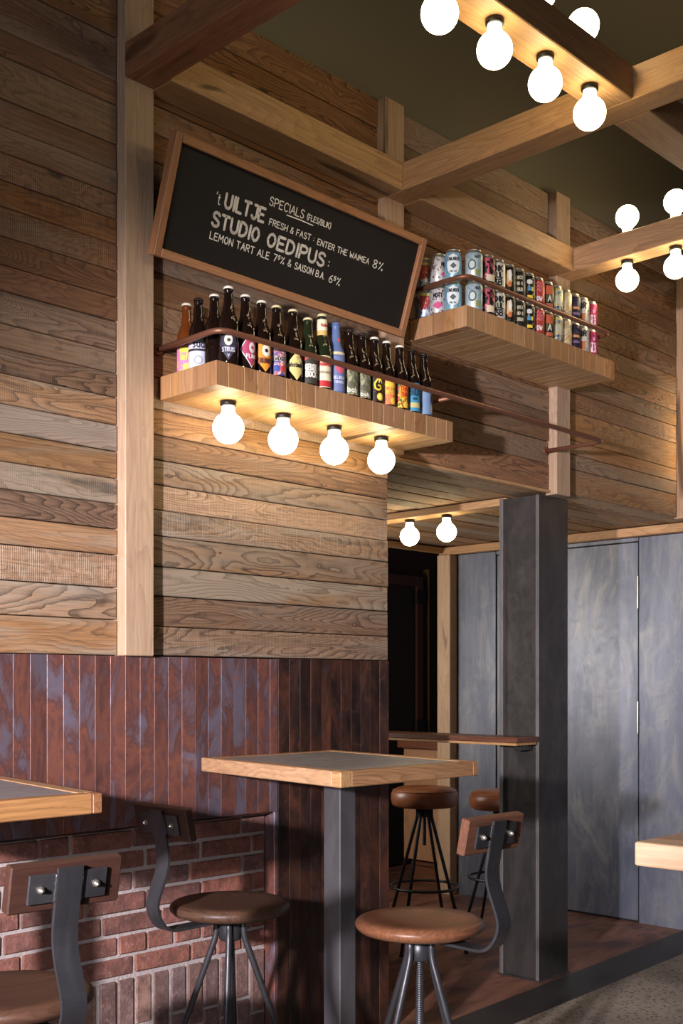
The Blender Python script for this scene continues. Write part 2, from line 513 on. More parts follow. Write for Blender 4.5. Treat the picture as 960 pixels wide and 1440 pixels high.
M['back_wood'] = wood('backrest_wood', 0, **dict(OAK, light_c=(74, 46, 35), mid_c=(55, 34, 26), dark_c=(36, 23, 19), rough=0.5, blots=0.2))
M['back_warm'] = wood('backrest_wood_warm', 0, **dict(OAK, light_c=(126, 80, 58), mid_c=(98, 60, 43), dark_c=(58, 36, 28), rough=0.5, blots=0.4))
M['ledge_wood'] = wood('ledge_wood', 1, **dict(OAK, light_c=(126, 78, 56), mid_c=(102, 62, 45), dark_c=(60, 36, 28), rough=0.35))
M['cabinet'] = wood('cabinet_wood', 2, **dict(OAK, light_c=(190, 138, 96), mid_c=(168, 116, 78), blots=0.1))
M['black'] = plain('black_metal', (22, 20, 19), 0.45, 0.3)
M['dark_back'] = plain('dark_backing', (26, 20, 17), 0.9)
M['hole'] = plain('black_hole', (12, 10, 9), 0.9)

def copper(name, dark):
    t = NT(name)
    r = t.rand()
    p = t.pos()
    v = t.scale(p, (1.0, 1.0, 0.42))
    cmb = t.n('ShaderNodeCombineXYZ'); t.put(cmb.inputs[2], t.math('MULTIPLY', r, 0.9 if not dark else 40.0)); t.put(cmb.inputs[0], t.math('MULTIPLY', r, 0.05))
    v = t.vmath('ADD', v, cmb.outputs[0])
    n = t.noise(v, 7.0, 8.0, 0.66, 0.9)
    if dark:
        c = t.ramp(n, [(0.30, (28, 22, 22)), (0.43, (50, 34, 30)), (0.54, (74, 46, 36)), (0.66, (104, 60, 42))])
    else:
        c = t.ramp(n, [(0.30, (74, 52, 54)), (0.41, (108, 70, 63)), (0.47, (128, 80, 67)), (0.52, (98, 66, 64)), (0.57, (110, 90, 96)), (0.63, (108, 102, 118)), (0.72, (134, 80, 58))])
    n2 = t.noise(t.vmath('ADD', p, (3.1, 0, 7.7)), 26.0, 5.0, 0.65, 1.2)
    c = t.mix(t.rng(n2, 0.56, 0.68, 0, 0.55), c, lin((142, 84, 62) if not dark else (104, 58, 42)))
    n4 = t.noise(t.vmath('ADD', v, (9, 2, 4)), 15.0, 4.0, 0.6, 0.8)
    c = t.mix(t.rng(n4, 0.58, 0.70, 0, 0.7 if not dark else 0.2), c, lin((92, 88, 102)))
    hsv = t.n('ShaderNodeHueSaturation'); t.put(hsv.inputs['Color'], c)
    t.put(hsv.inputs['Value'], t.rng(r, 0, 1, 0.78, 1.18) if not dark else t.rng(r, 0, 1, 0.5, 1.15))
    t.bump(n2, 0.08, 0.002)
    return t.done(hsv.outputs[0], t.rng(n2, 0.3, 0.7, 0.34, 0.5), 0.3 if not dark else 0.25, Specular_IOR_Level=0.45)
M['copper'] = copper('patina_copper', False)
M['copper_dark'] = copper('dark_patina_copper', True)

def brick_mat(name, soldier):
    t = NT(name)
    r = t.rand()
    cmb = t.n('ShaderNodeCombineXYZ')
    for k, q in enumerate((17.0, 41.0, 29.0)): t.put(cmb.inputs[k], t.math('MULTIPLY', r, q))
    v = t.vmath('ADD', t.coord(), cmb.outputs[0])
    n = t.noise(v, 22.0, 6.0, 0.68)
    if soldier:
        base = t.ramp(r, [(0.0, (108, 84, 80)), (0.35, (138, 106, 96)), (0.7, (124, 104, 103)), (1.0, (158, 120, 104))])
    else:
        base = t.ramp(r, [(0.0, (112, 74, 66)), (0.3, (150, 94, 78)), (0.6, (136, 90, 79)), (0.8, (164, 100, 80)), (1.0, (128, 98, 92))])
    c = t.mix(t.rng(n, 0.38, 0.66, 0, 0.75), base, lin((78, 50, 46)))
    n2 = t.noise(t.vmath('ADD', v, (4, 4, 4)), 60.0, 4.0, 0.7)
    c = t.mix(t.rng(n2, 0.58, 0.76, 0, 0.55), c, lin((178, 158, 150)))
    n3 = t.voro(v, 16.0)
    c = t.mix(t.rng(n3, 0.0, 0.16, 0.7, 0.0), c, lin((150, 70, 52)))
    t.bump(t.math('ADD', n, t.math('MULTIPLY', n2, 0.5)), 0.9, 0.006)
    return t.done(c, 0.88)
M['brick'] = brick_mat('weathered_brick', False)
M['soldier'] = brick_mat('grey_soldier_brick', True)
t = NT('pale_mortar'); n = t.noise(t.pos(), 90.0, 4.0)
t.bump(n, 0.8, 0.004)
M['mortar'] = t.done(t.mix(n, lin((192, 178, 174)), lin((148, 136, 132))), 0.95)

def steel(name, a, b, hi, metal=0.85, r0=0.28, r1=0.5):
    t = NT(name)
    v = t.scale(t.pos(), (1.0, 1.0, 0.35))
    n = t.noise(v, 3.2, 5.0, 0.6, 0.6)
    n2 = t.noise(t.scale(t.pos(), (1, 1, 0.06)), 34.0, 3.0, 0.6)
    n3 = t.noise(t.pos(), 14.0, 5.0, 0.65, 1.5)
    c = t.mix(t.rng(n, 0.3, 0.7, 0, 1), lin(a), lin(b))
    c = t.mix(t.rng(n2, 0.45, 0.8, 0, 0.16), c, lin(hi))
    n5 = t.noise(t.vmath('ADD', v, (2.0, 5.0, 1.0)), 5.5, 7.0, 0.7, 1.2)
    c = t.mix(t.rng(n5, 0.48, 0.66, 0, 0.5), c, lin(hi))
    c = t.mix(t.rng(n3, 0.58, 0.7, 0, 0.3), c, lin(a))
    return t.done(c, t.rng(n3, 0.35, 0.68, r0, r1), metal)
M['steel_wall'] = steel('blued_steel_sheet', (80, 84, 100), (120, 123, 136), (156, 153, 148), 0.35, 0.44, 0.49)
M['steel_col'] = steel('dark_rolled_steel', (54, 51, 50), (76, 70, 67), (94, 87, 83), 0.45, 0.30, 0.46)
M['lit_edge'] = steel('lit_steel_edge', (104, 98, 96), (132, 126, 122), (150, 144, 140), 0.5, 0.3, 0.42)
M['leg_steel'] = steel('grey_leg_steel', (72, 70, 72), (92, 88, 90), (108, 104, 104), 0.4, 0.4, 0.55)
M['stool_steel'] = steel('black_stool_steel', (48, 47, 50), (64, 62, 65), (82, 80, 82), 0.5, 0.32, 0.48)
M['zinc'] = steel('zinc_sheet', (128, 126, 130), (154, 150, 152), (170, 166, 166), 0.35, 0.34, 0.5)
M['bolt'] = plain('bright_bolt', (205, 196, 180), 0.3, 0.9)
M['brass'] = plain('brass_strip', (150, 116, 70), 0.4, 0.8)
M['pipe'] = plain('copper_pipe', (132, 86, 64), 0.45, 0.5)

t = NT('speckled_concrete')
p = t.pos()
n = t.noise(p, 2.2, 4.0)
c = t.mix(t.rng(n, 0.35, 0.65, 0, 1), lin((160, 146, 130)), lin((132, 120, 108)))
sp = t.voro(p, 48.0)
c = t.mix(t.rng(sp, 0.24, 0.36, 0.85, 0), c, lin((52, 48, 46)))
sp2 = t.voro(t.vmath('ADD', p, (3, 3, 3)), 95.0)
c = t.mix(t.rng(sp2, 0.15, 0.28, 0.6, 0), c, lin((176, 160, 142)))
M['concrete'] = t.done(c, 0.55)
t = NT('rusty_brown_floor')
p = t.scale(t.pos(), (0.5, 1.6, 1))
n = t.noise(p, 3.0, 6.0, 0.62, 0.8)
c = t.ramp(n, [(0.34, (66, 44, 39)), (0.45, (106, 70, 57)), (0.54, (136, 92, 73)), (0.66, (90, 61, 52))])
M['rust_floor'] = t.done(c, t.rng(n, 0.3, 0.7, 0.42, 0.6), 0.0)
t = NT('dark_strip')
n = t.noise(t.pos(), 6.0, 5.0)
M['strip'] = t.done(t.mix(n, lin((34, 31, 31)), lin((52, 48, 47))), 0.5)
t = NT('olive_ceiling_paint')
n = t.noise(t.pos(), 1.2, 3.0)
M['ceiling'] = t.done(t.mix(n, lin((122, 112, 90)), lin((114, 105, 84))), 0.85)
t = NT('brown_leather')
n = t.noise(t.coord(), 9.0, 4.0, 0.6); n2 = t.noise(t.coord(), 220.0, 2.0)
t.bump(n2, 0.25, 0.001)
M['leather'] = t.done(t.mix(t.rng(n, 0.35, 0.65, 0, 1), lin((170, 104, 68)), lin((130, 78, 50))), 0.36, 0.0, Specular_IOR_Level=0.55)
t = NT('slate_board')
n = t.noise(t.coord(), 5.0, 4.0)
M['slate'] = t.done(t.mix(n, lin((30, 26, 23)), lin((38, 33, 29))), 0.7, 0.0, Specular_IOR_Level=0.25)
M['chalk'] = plain('chalk_white', (240, 232, 216), 0.85)
M['chalk_soft'] = plain('chalk_grey', (226, 216, 200), 0.85)
M['darkroom'] = plain('dark_brown_room', (52, 30, 25), 0.7)
M['darkdoor'] = plain('smoked_door', (32, 19, 16), 0.55)
M['darkframe'] = plain('dark_red_timber', (70, 36, 28), 0.45)

t = NT('lit_globe')
t.b.inputs['Base Color'].default_value = (0.9, 0.9, 0.9, 1)
t.b.inputs['Emission Color'].default_value = (1.0, 0.84, 0.50, 1)
t.b.inputs['Emission Strength'].default_value = 14.0
M['globe'] = t.m

# ---------------------------------------------------------------- the setting
ZC = 3.55
ZH = 4.30                                             # painted ceiling, well above the timber
tag(box('ceiling', -2.5, 7.6, -6.0, 0.3, ZH, ZH + 0.1, M['ceiling'], bev=0), kind='structure')
tag(box('wall_head', -1.0, 7.6, 0.03, 0.25, ZC + 0.005, ZH - 0.001, M['ceiling'], bev=0), kind='structure')
tag(box('wall_end_head', 5.80, 5.90, -3.0, 0.029, ZC + 0.005, ZH - 0.001, M['ceiling'], bev=0), kind='structure')
floor_e = tag(box('floor', -2.5, 8.0, -6.0, 3.6, -0.12, -0.02, M['strip'], bev=0), kind='structure')
def fp(name, poly, mat):
    return prism(name, poly, -0.02, 0.0, mat, floor_e, bev=0)
fp('concrete_area', [(-2.5, -6.0), (8.0, -6.0), (8.0, -0.045), (-2.5, -0.594)], M['concrete'])
fp('dark_threshold', [(-2.5, -0.594), (8.0, -0.045), (8.0, 0.205), (-2.5, -0.428)], M['strip'])
fp('brown_floor', [(-2.5, -0.428), (8.0, 0.205), (8.0, 3.6), (-2.5, 3.6)], M['rust_floor'])

wall = tag(box('wall_back', -1.0, 3.255, 0.07, 0.20, 0.0, ZC, M['dark_back'], bev=0), kind='structure')
bulk = tag(box('wall_upper', 3.255, 5.75, 0.022, 0.10, 2.235, ZC, M['dark_back'], bev=0), kind='structure')

def planks(x0, x1, zs, parent, mat, ends=0.0, thick=0.02, yb=0.0):
    for za, zb in zip(zs[:-1], zs[1:]):
        j = random.uniform(-0.003, 0.003)
        e = random.uniform(0, ends)
        box('plank', x0, x1 - e, yb + j, yb + 0.022 + j if thick < 0.03 else yb + thick, za + 0.0015, zb - 0.0015, mat, parent, bev=0.0022)
    return

Z1 = [1.425, 1.533, 1.63, 1.73, 1.808, 1.885, 1.962, 2.044, 2.124, 2.209, 2.282, 2.35, 2.44, 2.512, 2.592, 2.674, 2.75, 2.827, 2.899, 2.977, 3.096, 3.17, 3.303, 3.43, 3.55]
Z2 = [1.427, 1.519, 1.615, 1.707, 1.803, 1.884, 1.963, 2.042, 2.12, 2.201, 2.30, 2.385, 2.45, 2.53, 2.63, 2.70, 2.79, 2.88, 2.97, 3.06, 3.15, 3.25, 3.34, 3.44, 3.55]
Z3 = [2.212, 2.33, 2.43, 2.56, 2.66, 2.76, 2.87, 2.98, 3.08, 3.19, 3.31, 3.43, 3.55]
Z4 = [2.212, 2.331, 2.40, 2.465, 2.60, 2.69, 2.77, 2.86, 2.95, 3.05, 3.16, 3.24, 3.35, 3.45, 3.55]
planks(-1.0, 2.02, [z for z in Z1 if z < 2.45], wall, M['plank'], thick=0.07)
planks(-1.0, 2.02, [z for z in Z1 if z > 2.43], wall, M['plank_warm_lit'], thick=0.07)
planks(2.15, 3.262, [z for z in Z2 if z < 2.21] , wall, M['plank'], ends=0.008, thick=0.07)
planks(2.15, 3.25, [z for z in Z2 if z > 2.2], wall, M['plank_warm_lit'], thick=0.07)
planks(3.33, 4.345, Z3, bulk, M['plank_warm_lit'])
planks(4.48, 5.535, Z4, bulk, M['plank_warm_lit'])
tag(box('trim_1', 3.27, 4.35, -0.008, 0.022, 2.198, 2.211, M['oak_x'], bev=0.002), kind='structure')

# copper cladding strips and the brick recess in the lower wall
x = 0.42; k = 0
PIT = 0.0543
while x < 2.66:
    x1 = min(x + PIT, 2.682)
    if x1 > 2.66: x1 = 2.682
    box('copper_strip', x + 0.0004, x1 - 0.0004, -0.003 + random.uniform(-.0008, .0008), 0.07, 0.90, 1.4235, M['copper'], wall, bev=0.0005)
    x += PIT
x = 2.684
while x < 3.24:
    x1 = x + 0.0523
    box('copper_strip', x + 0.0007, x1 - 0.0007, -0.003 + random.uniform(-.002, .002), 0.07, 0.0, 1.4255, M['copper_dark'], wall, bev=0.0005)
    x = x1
box('recess_jamb', 2.664, 2.683, -0.006, 0.07, 0.0, 0.899, M['copper'], wall, bev=0.003)
box('recess_head', 0.42, 2.663, 0.0, 0.07, 0.893, 0.8995, M['copper_dark'], wall, bev=0.001)
# mortar bed with separate bricks in front
box('mortar_bed', 0.42, 2.663, 0.0455, 0.07, 0.0, 0.893, M['mortar'], wall, bev=0)
def brick_mesh(name, sx, sz, mat, seed):
    rnd = random.Random(seed)
    bm = bmesh.new()
    bmesh.ops.create_cube(bm, size=1)
    for v in bm.verts:
        v.co = Vector((v.co.x * sx + rnd.uniform(-.0015, .0015), v.co.y * 0.022, v.co.z * sz + rnd.uniform(-.0015, .0015)))
    bmesh.ops.bevel(bm, geom=list(bm.edges), offset=0.004, segments=1, affect='EDGES')
    me = bpy.data.meshes.new(name); bm.to_mesh(me); bm.free(); me.materials.append(mat)
    return me
stretch = [brick_mesh('brick', 0.214, 0.055, M['brick'], s) for s in range(4)]
header = [brick_mesh('brick', 0.100, 0.055, M['brick'], s + 10) for s in range(3)]
CP = 0.0655
rb = random.Random(3)
wl = wall.location
for row in range(7):
    zc = 0.886 - CP * (row + 0.5) + 0.003
    xr = 2.660 - (0.0 if row % 2 == 0 else 0.06)
    if row % 2: # a closer at the jamb
        me = box_mesh('brick', 0.052, 0.022, 0.055, M['brick'], 0.003)
        link('brick', me, wall, Vector((2.633, 0.051, zc)) - wl)
    i = 0
    while xr > 0.5:
        hd = rb.random() < 0.38
        L = 0.100 if hd else 0.214
        me = rb.choice(header if hd else stretch)
        o = link('brick', me, wall, Vector((xr - L / 2, 0.0505 + rb.uniform(-.003, .003), zc)) - wl)
        o.rotation_euler = (0, rb.uniform(-.006, .006), 0)
        xr -= L + 0.0095
sold = {}
zt = 0.4255
xi = 0
xs = 2.657
while xs > 0.5:
    a = (0.20, 0.15, 0.205, 0.145)[xi % 4] + rb.uniform(-.012, .012)
    za = zt - 0.004
    for (p, q) in ((za - a, za), (0.004, za - a - 0.010)):
        me = box_mesh('brick', 0.0575, 0.022, q - p, M['soldier'], 0.004)
        o = link('brick', me, wall, Vector((xs - 0.029, 0.0505 + rb.uniform(-.004, .004), (p + q) / 2)) - wl)
    xs -= 0.068; xi += 1

# soffit over the passage, with boards, lamp batten and edge trims
sof = tag(box('ceiling_soffit', 3.20, 5.76, 0.10, 1.72, 2.236, 2.30, M['dark_back'], bev=0), kind='structure')
y = 0.0
ks = [0.13, 0.11, 0.14, 0.12, 0.15, 0.12, 0.13, 0.15, 0.12, 0.14, 0.13, 0.14, 0.14]
for q in ks:
    if y + q > 1.715: q = 1.715 - y
    if q < 0.02: break
    j = random.uniform(-.004, .004)
    box('board', 3.21, 5.745, y + 0.003, y + q - 0.003, 2.211 + j, 2.2355, M['soffit'], sof, bev=0.003)
    y += q
box('batten', 4.355, 4.46, 0.24, 1.70, 2.172, 2.2065, M['oak_y'], sof, bev=0.003)
tag(box('trim_2', 5.685, 5.738, -0.02, 1.725, 2.158, 2.206, M['oak_y'], bev=0.003), kind='structure')
tag(box('trim_3', 3.27, 5.684, 1.690, 1.722, 2.168, 2.206, M['oak_x'], bev=0.003), kind='structure')

# passage: inner walls and the dark room behind
tag(box('wall_passage', 3.15, 3.25, 0.205, 3.3, 0.0, 2.2, M['dark_back'], bev=0), kind='structure')
tag(box('wall_far', 3.25, 8.0, 2.66, 2.75, 0.0, 3.0, M['darkroom'], bev=0), kind='structure')
tag(box('wall_dark_side', 7.9, 8.0, 1.7, 2.65, 0.0, 3.0, M['darkroom'], bev=0), kind='structure')
tag(box('ceiling_dark', 3.25, 8.0, 1.73, 2.75, 3.01, 3.06, M['darkroom'], bev=0), kind='structure')
d1 = tag(box('door_1', 5.55, 6.55, 2.615, 2.655, 0.01, 2.14, M['darkdoor'], bev=0.002), kind='structure')
box('door_stile', 6.50, 6.575, 2.595, 2.614, 0.01, 2.14, M['darkframe'], d1, bev=0.003)
box('door_rail', 5.55, 6.499, 2.595, 2.614, 2.06, 2.14, M['darkframe'], d1, bev=0.003)
for z in (0.35, 1.02, 1.98):
    box('hinge', 6.49, 6.585, 2.583, 2.5945, z - 0.05, z + 0.05, M['black'], d1, bev=0.002)
tag(box('trim_4', 6.636, 6.652, 2.60, 2.655, 0.0, 2.2, M['brass'], bev=0.001), kind='structure')

# steel clad wall at the end, with a flush door
sw = tag(box('wall_right', 5.752, 5.86, -3.0, 1.615, 0.0, 2.205, M['dark_back'], bev=0), kind='structure')
box('steel_panel', 5.738, 5.752, 1.316, 1.612, 0.0, 2.156, M['steel_wall'], sw, bev=0.002)
box('steel_panel', 5.738, 5.752, -0.86, 0.332, 0.0, 2.156, M['steel_wall'], sw, bev=0.002)
box('steel_panel', 5.738, 5.752, -2.06, -0.866, 0.0, 2.156, M['steel_wall'], sw, bev=0.002)
d2 = tag(box('door_2', 5.742, 5.751, 0.340, 1.308, 0.012, 2.130, M['steel_wall'], bev=0.002), kind='structure')
box('steel_panel', 5.738, 5.752, 0.336, 1.312, 2.136, 2.156, M['steel_wall'], sw, bev=0.001)
for z in (0.4, 1.15, 1.85):
    box('hinge', 5.730, 5.7395, 0.333, 0.339, z - 0.09, z + 0.09, M['bolt'], d2, bev=0.001)
tag(box('wall_end_upper', 5.755, 5.86, -3.0, 0.1, 2.206, ZC, M['dark_back'], bev=0), kind='structure')
zz = 2.21
while zz < ZC - 0.05:
    q = min(zz + random.uniform(0.10, 0.15), ZC)
    box('plank', 5.742, 5.7545, -2.0, -0.04, zz + 0.001, q - 0.001, M['plank_y'], bpy.data.objects['wall_end_upper'], bev=0.002)
    zz = q

# ---------------------------------------------------------------- posts and beams
def beam(name, x0, x1, y0, y1, z0, z1, mat, label, cat, group=None, bev=0.003):
    return tag(box(name, x0, x1, y0, y1, z0, z1, mat, bev=bev), label, cat, group)

BZ0, BZ1 = 3.17, 3.274
beam('timber_post', 2.023, 2.13, -0.040, 0.0695, 1.424, ZC, M['oak_z'], 'long pale oak post on the plank wall left of the chalkboard', 'post', 'wall posts')
beam('timber_post', 3.20, 3.308, -0.040, 0.0210, 2.215, ZC, M['oak_z'], 'oak post behind the right end of the chalkboard and bottle shelf', 'post', 'wall posts')
beam('timber_post', 4.352, 4.462, -0.040, 0.0215, 2.190, ZC, M['oak_z'], 'oak post on the upper wall standing over the steel column', 'post', 'wall posts')
p4 = beam('timber_post', 5.545, 5.735, -0.040, 0.0215, 2.207, ZC, M['oak_z'], 'oak corner post at the far right end of the upper plank wall', 'post', 'wall posts')
beam('ceiling_beam', 2.020, 2.128, -3.3, -0.0405, BZ0, BZ1, M['oak_red'], 'reddish oak cross beam running out from the leftmost wall post', 'beam', 'cross beams')
beam('ceiling_beam', 3.202, 3.308, -3.3, -0.0405, BZ0, BZ1, M['oak_y'], 'oak cross beam over the chalkboard end, joined by the lamp beam', 'beam', 'cross beams')
beam('ceiling_beam', 4.356, 4.462, -3.3, -0.0405, BZ0, BZ1, M['oak_y'], 'oak cross beam with globe bulbs above and below it at right', 'beam', 'cross beams')
beam('wall_beam', 2.129, 3.201, -0.125, -0.0045, BZ0, BZ1, M['oak_x'], 'oak beam along the wall directly above the chalkboard', 'beam', 'wall beams')
beam('wall_beam', 3.309, 4.355, -0.125, -0.0045, BZ0, BZ1, M['oak_x'], 'oak beam along the wall directly above the can shelf', 'beam', 'wall beams')
beam('lamp_beam', 2.129, 3.201, -1.075, -0.945, BZ0, BZ1, M['oak_x'], 'oak beam carrying the row of globe bulbs at the top of the picture', 'beam', 'lamp beams')
beam('lamp_beam', 3.309, 4.355, -1.075, -0.945, BZ0, BZ1, M['oak_x'], 'oak beam without bulbs continuing past the cross beam at top right', 'beam', 'lamp beams')

# steel column
c = tag(empty('steel_column', (4.41, 0.12, 0)), 'tall dark steel column standing at the wall opening', 'column')
def cb(n, *a, **k):
    o = box(n, *a, M['steel_col'], c, **k)
    if n == 'flange':                              # lighter steel paints in the light caught along flange edges
        o.data.materials.append(M['lit_edge'])
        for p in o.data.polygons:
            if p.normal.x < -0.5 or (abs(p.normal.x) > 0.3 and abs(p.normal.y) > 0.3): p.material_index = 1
    return o
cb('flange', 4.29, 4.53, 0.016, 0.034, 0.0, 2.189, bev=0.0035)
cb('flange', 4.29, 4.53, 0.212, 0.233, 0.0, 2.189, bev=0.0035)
cb('web_plate', 4.302, 4.316, 0.031, 0.218, 0.0, 2.189, bev=0.001)
cb('web_plate', 4.51, 4.524, 0.031, 0.218, 0.0, 2.189, bev=0.001)
cb('weld_bead', 4.296, 4.303, 0.031, 0.036, 0.0, 2.189, bev=0.001)
cb('base_weld', 4.283, 4.537, 0.009, 0.240, 0.0, 0.006, bev=0.002)

# standing ledge between column and back
l = tag(empty('wall_ledge', (4.2, 0.8, 1.07)), 'narrow dark wooden standing ledge fixed to the steel column', 'ledge')
box('top', 4.118, 4.289, 0.012, 1.62, 1.078, 1.102, M['ledge_wood'], l, bev=0.003)
box('edge_strip', 4.118, 4.275, 0.016, 1.60, 1.066, 1.0775, M['oak_y'], l, bev=0.002)
box('bracket', 4.20, 4.2885, 0.05, 0.085, 1.04, 1.0655, M['stool_steel'], l, bev=0.002)

# wooden half wall with counter top at the back, and its post
cw = tag(empty('wooden_counter', (5.95, 2.05, 0)), 'pale wooden counter end with brown top behind the leather stools', 'counter')
box('side_panel', 5.84, 5.86, 1.74, 2.155, 0.16, 0.905, M['cabinet'], cw, bev=0.002)
box('plinth', 5.88, 6.4, 1.76, 2.12, 0.0, 0.159, M['ledge_wood'], cw, bev=0.002)
box('body', 5.861, 6.42, 1.74, 2.155, 0.16, 0.905, M['cabinet'], cw, bev=0.002)
box('top', 5.80, 6.45, 1.735, 2.18, 0.906, 0.955, M['ledge_wood'], cw, bev=0.004)
beam('timber_post', 5.665, 5.737, 1.618, 1.722, 0.0, 2.156, M['oak_z'], 'slim oak post between the steel sheet and the dark doorway', 'post')

# ---------------------------------------------------------------- globe bulbs
HOLD = [(0.020, 0.0), (0.026, -0.002), (0.026, -0.013), (0.022, -0.016)]
GL = [(0.0195, -0.0165), (0.0205, -0.030), (0.023, -0.037)]
for a in range(28, 181, 9):
    rr = 0.0495
    GL.append((max(rr * math.sin(R(a)), 0.0005), -0.084 + rr * math.cos(R(a))))
gv, gf = lathe_data(GL, 28)
gme = bpy.data.meshes.new('globe'); gme.from_pydata(gv, [], gf); gme.materials.append(M['globe'])
for p in gme.polygons: p.use_smooth = True
hv, hf = lathe_data(HOLD, 24)
hme = bpy.data.meshes.new('lamp_holder'); hme.from_pydata(hv, [], hf); hme.materials.append(M['black'])
for p in hme.polygons: p.use_smooth = len(p.vertices) == 4
def bulb(x, y, z, label, group, up=False, side=False):
    o = link('globe_lamp', gme, None, (x, y, z), (math.pi if up else -math.pi / 2 if side else 0, 0, 0))
    link('lamp_holder', hme, o)
    tag(o, label, 'lamp', group)
for k, z in enumerate((2.762, 2.617, 2.461)):
    bulb(5.575, -0.0405, z, 'globe bulb on the corner post at the right frame edge, ' + ('upper', 'middle', 'lowest')[k] + ' of three', 'bulbs on the corner post', side=True)
ords = ('first', 'second', 'third', 'fourth')
for k, xx in enumerate((2.335, 2.571, 2.812, 3.054)):
    bulb(xx, -0.15, 2.2275, ords[k] + ' lit globe bulb from the left under the bottle shelf', 'bulbs under the bottle shelf')
for k, xx in enumerate((2.315, 2.554, 2.800, 3.040)):
    bulb(xx, -1.02, BZ0 - 0.0005, ords[k] + ' lit globe bulb from the left under the top lamp beam', 'bulbs under the lamp beam')
for k, xx in enumerate((2.800, 3.035)):
    bulb(xx, -1.0, BZ1 + 0.0005, 'lit globe bulb on top of the lamp beam, ' + ('cut off by the upper frame edge', 'nearest to the cross beam')[k], 'bulbs on the lamp beam', True)
for k, yy in enumerate((-0.36, -0.587, -0.82)):
    w_ = ('nearest to the wall', 'second from the wall', 'third from the wall')[k]
    bulb(4.41, yy, BZ0 - 0.0005, 'lit globe bulb under the right cross beam, ' + w_, 'bulbs under the right cross beam')
    bulb(4.41, yy, BZ1 + 0.0005, 'lit globe bulb on top of the right cross beam, ' + w_, 'bulbs on the right cross beam', True)
bulb(4.41, 0.877, 2.1715, 'lit globe bulb under the passage soffit, left of the pair', 'bulbs under the soffit')
for k, yy in enumerate((1.116, 1.354, 1.592)):  # extra bulbs hidden by the wall, added to light the stools below
    bulb(4.41, yy, 2.1715, ('third', 'fourth', 'fifth')[k] + ' globe bulb from the column under the soffit, added unseen behind the plank wall', 'bulbs under the soffit')
bulb(4.41, 0.638, 2.1715, 'lit globe bulb under the passage soffit, right of the pair by the column', 'bulbs under the soffit')

# ---------------------------------------------------------------- shelves
def shelf(x0, x1, z0, z1, depth, label):
    s = tag(empty('wall_shelf', ((x0 + x1) / 2, 0, z0)), label, 'shelf', 'laminated wall shelves')
    xe = x0 + 0.045
    n = 5
    for k in range(n):
        box('end_block', x0, xe, -depth + depth * k / n * 0.985 + 0.0003, -depth + depth * (k + 1) / n * 0.985 - 0.0003, z0, z1, M['stave'], s, bev=0.0008)
    xx = xe + 0.0006
    while xx < x1 - 0.02:
        q = min(xx + random.uniform(0.048, 0.074), x1)
        if x1 - q < 0.03: q = x1
        me = box_mesh('stave', q - xx - 0.0006, depth - 0.004, z1 - z0, M['stave_y'], 0.0008)
        me.materials.append(M['stave'])
        for p in me.polygons:
            if abs(p.normal.y) > 0.8: p.material_index = 1
        link('stave', me, s, Vector(((xx + q) / 2, -depth / 2 - 0.002, (z0 + z1) / 2)) - s.location)
        xx = q + 0.0006
    return s
shelf(2.178, 3.300, 2.228, 2.301, 0.282, 'thick laminated oak shelf holding the beer bottles')
shelf(3.382, 4.438, 2.672, 2.752, 0.282, 'thick laminated oak shelf holding the beer cans')

def rail(pts, label, extra):
    o = tag(empty('guard_rail', pts[0]), label, 'rail', 'copper pipe guard rails')
    off = Vector(pts[0])
    tube('pipe', [p - off for p in fillet(pts, 0.05, 6)], 0.0092, M['pipe'], o, n=12)
    for p in extra:
        tube('bracket', [Vector(q) - off for q in p], 0.008, M['pipe'], o, n=10)
    for e in (pts[0], pts[-1]):
        lathe('flange', [(0.018, 0), (0.018, -0.004), (0.011, -0.006)], M['pipe'], o, Vector(e) - off, n=16, rot=(R(-90), 0, 0))
    return o
rail([(2.172, -0.004, 2.385), (2.172, -0.303, 2.387), (4.316, -0.303, 2.380), (4.316, -0.003, 2.382)],
     'long copper pipe rail in front of the bottles reaching to the oak post', [[(3.27, -0.30, 2.382), (3.27, -0.042, 2.382)]])
rail([(3.352, -0.004, 2.850), (3.352, -0.303, 2.850), (4.37, -0.303, 2.855), (4.37, -0.003, 2.855)],
     'copper pipe rail bent around the front of the beer cans', [])

# ---------------------------------------------------------------- chalkboard
BL = 0.359
ang = math.atan2(0.34, -0.115)
cbd = empty('chalkboard', (2.10, -0.045, 2.656))
cbd.rotation_euler = (ang, 0, 0)
tag(cbd, 'tilted black chalkboard in an oak frame with specials in white chalk', 'chalkboard')
W = 1.163
lbox('slate', (W / 2, BL / 2, 0.016), (W - 0.04, BL - 0.04, 0.012), M['slate'], cbd, bev=0)
FW = 0.026
lbox('frame_rail', (W / 2, FW / 2, 0.018), (W - 2 * FW - 0.001, FW, 0.036), M['frame_oak'], cbd)
lbox('frame_rail', (W / 2, BL - FW / 2, 0.018), (W - 2 * FW - 0.001, FW, 0.036), M['frame_oak'], cbd)
lbox('frame_stile', (FW / 2, BL / 2, 0.018), (FW, BL, 0.036), M['frame_oak_y'], cbd)
lbox('frame_stile', (W - FW / 2, BL / 2, 0.018), (FW, BL, 0.036), M['frame_oak_y'], cbd)
def chalk(txt, s0, r0, s1, h, wid, mat, seed, jit=0.03):
    ls = text_strokes(txt, h, s1 - s0, jit, seed)
    vs, fs = stroke_mesh(ls, wid, lambda x, y: (s0 + x, r0 + y, 0.0226))
    mesh_obj('chalk_writing', vs, fs, mat, cbd)
chalk('SPECIALS', 0.408, 0.264, 0.562, 0.025, 0.0034, M['chalk'], 1)
chalk('(FLES/BLIK)', 0.578, 0.266, 0.690, 0.017, 0.0030, M['chalk'], 2)
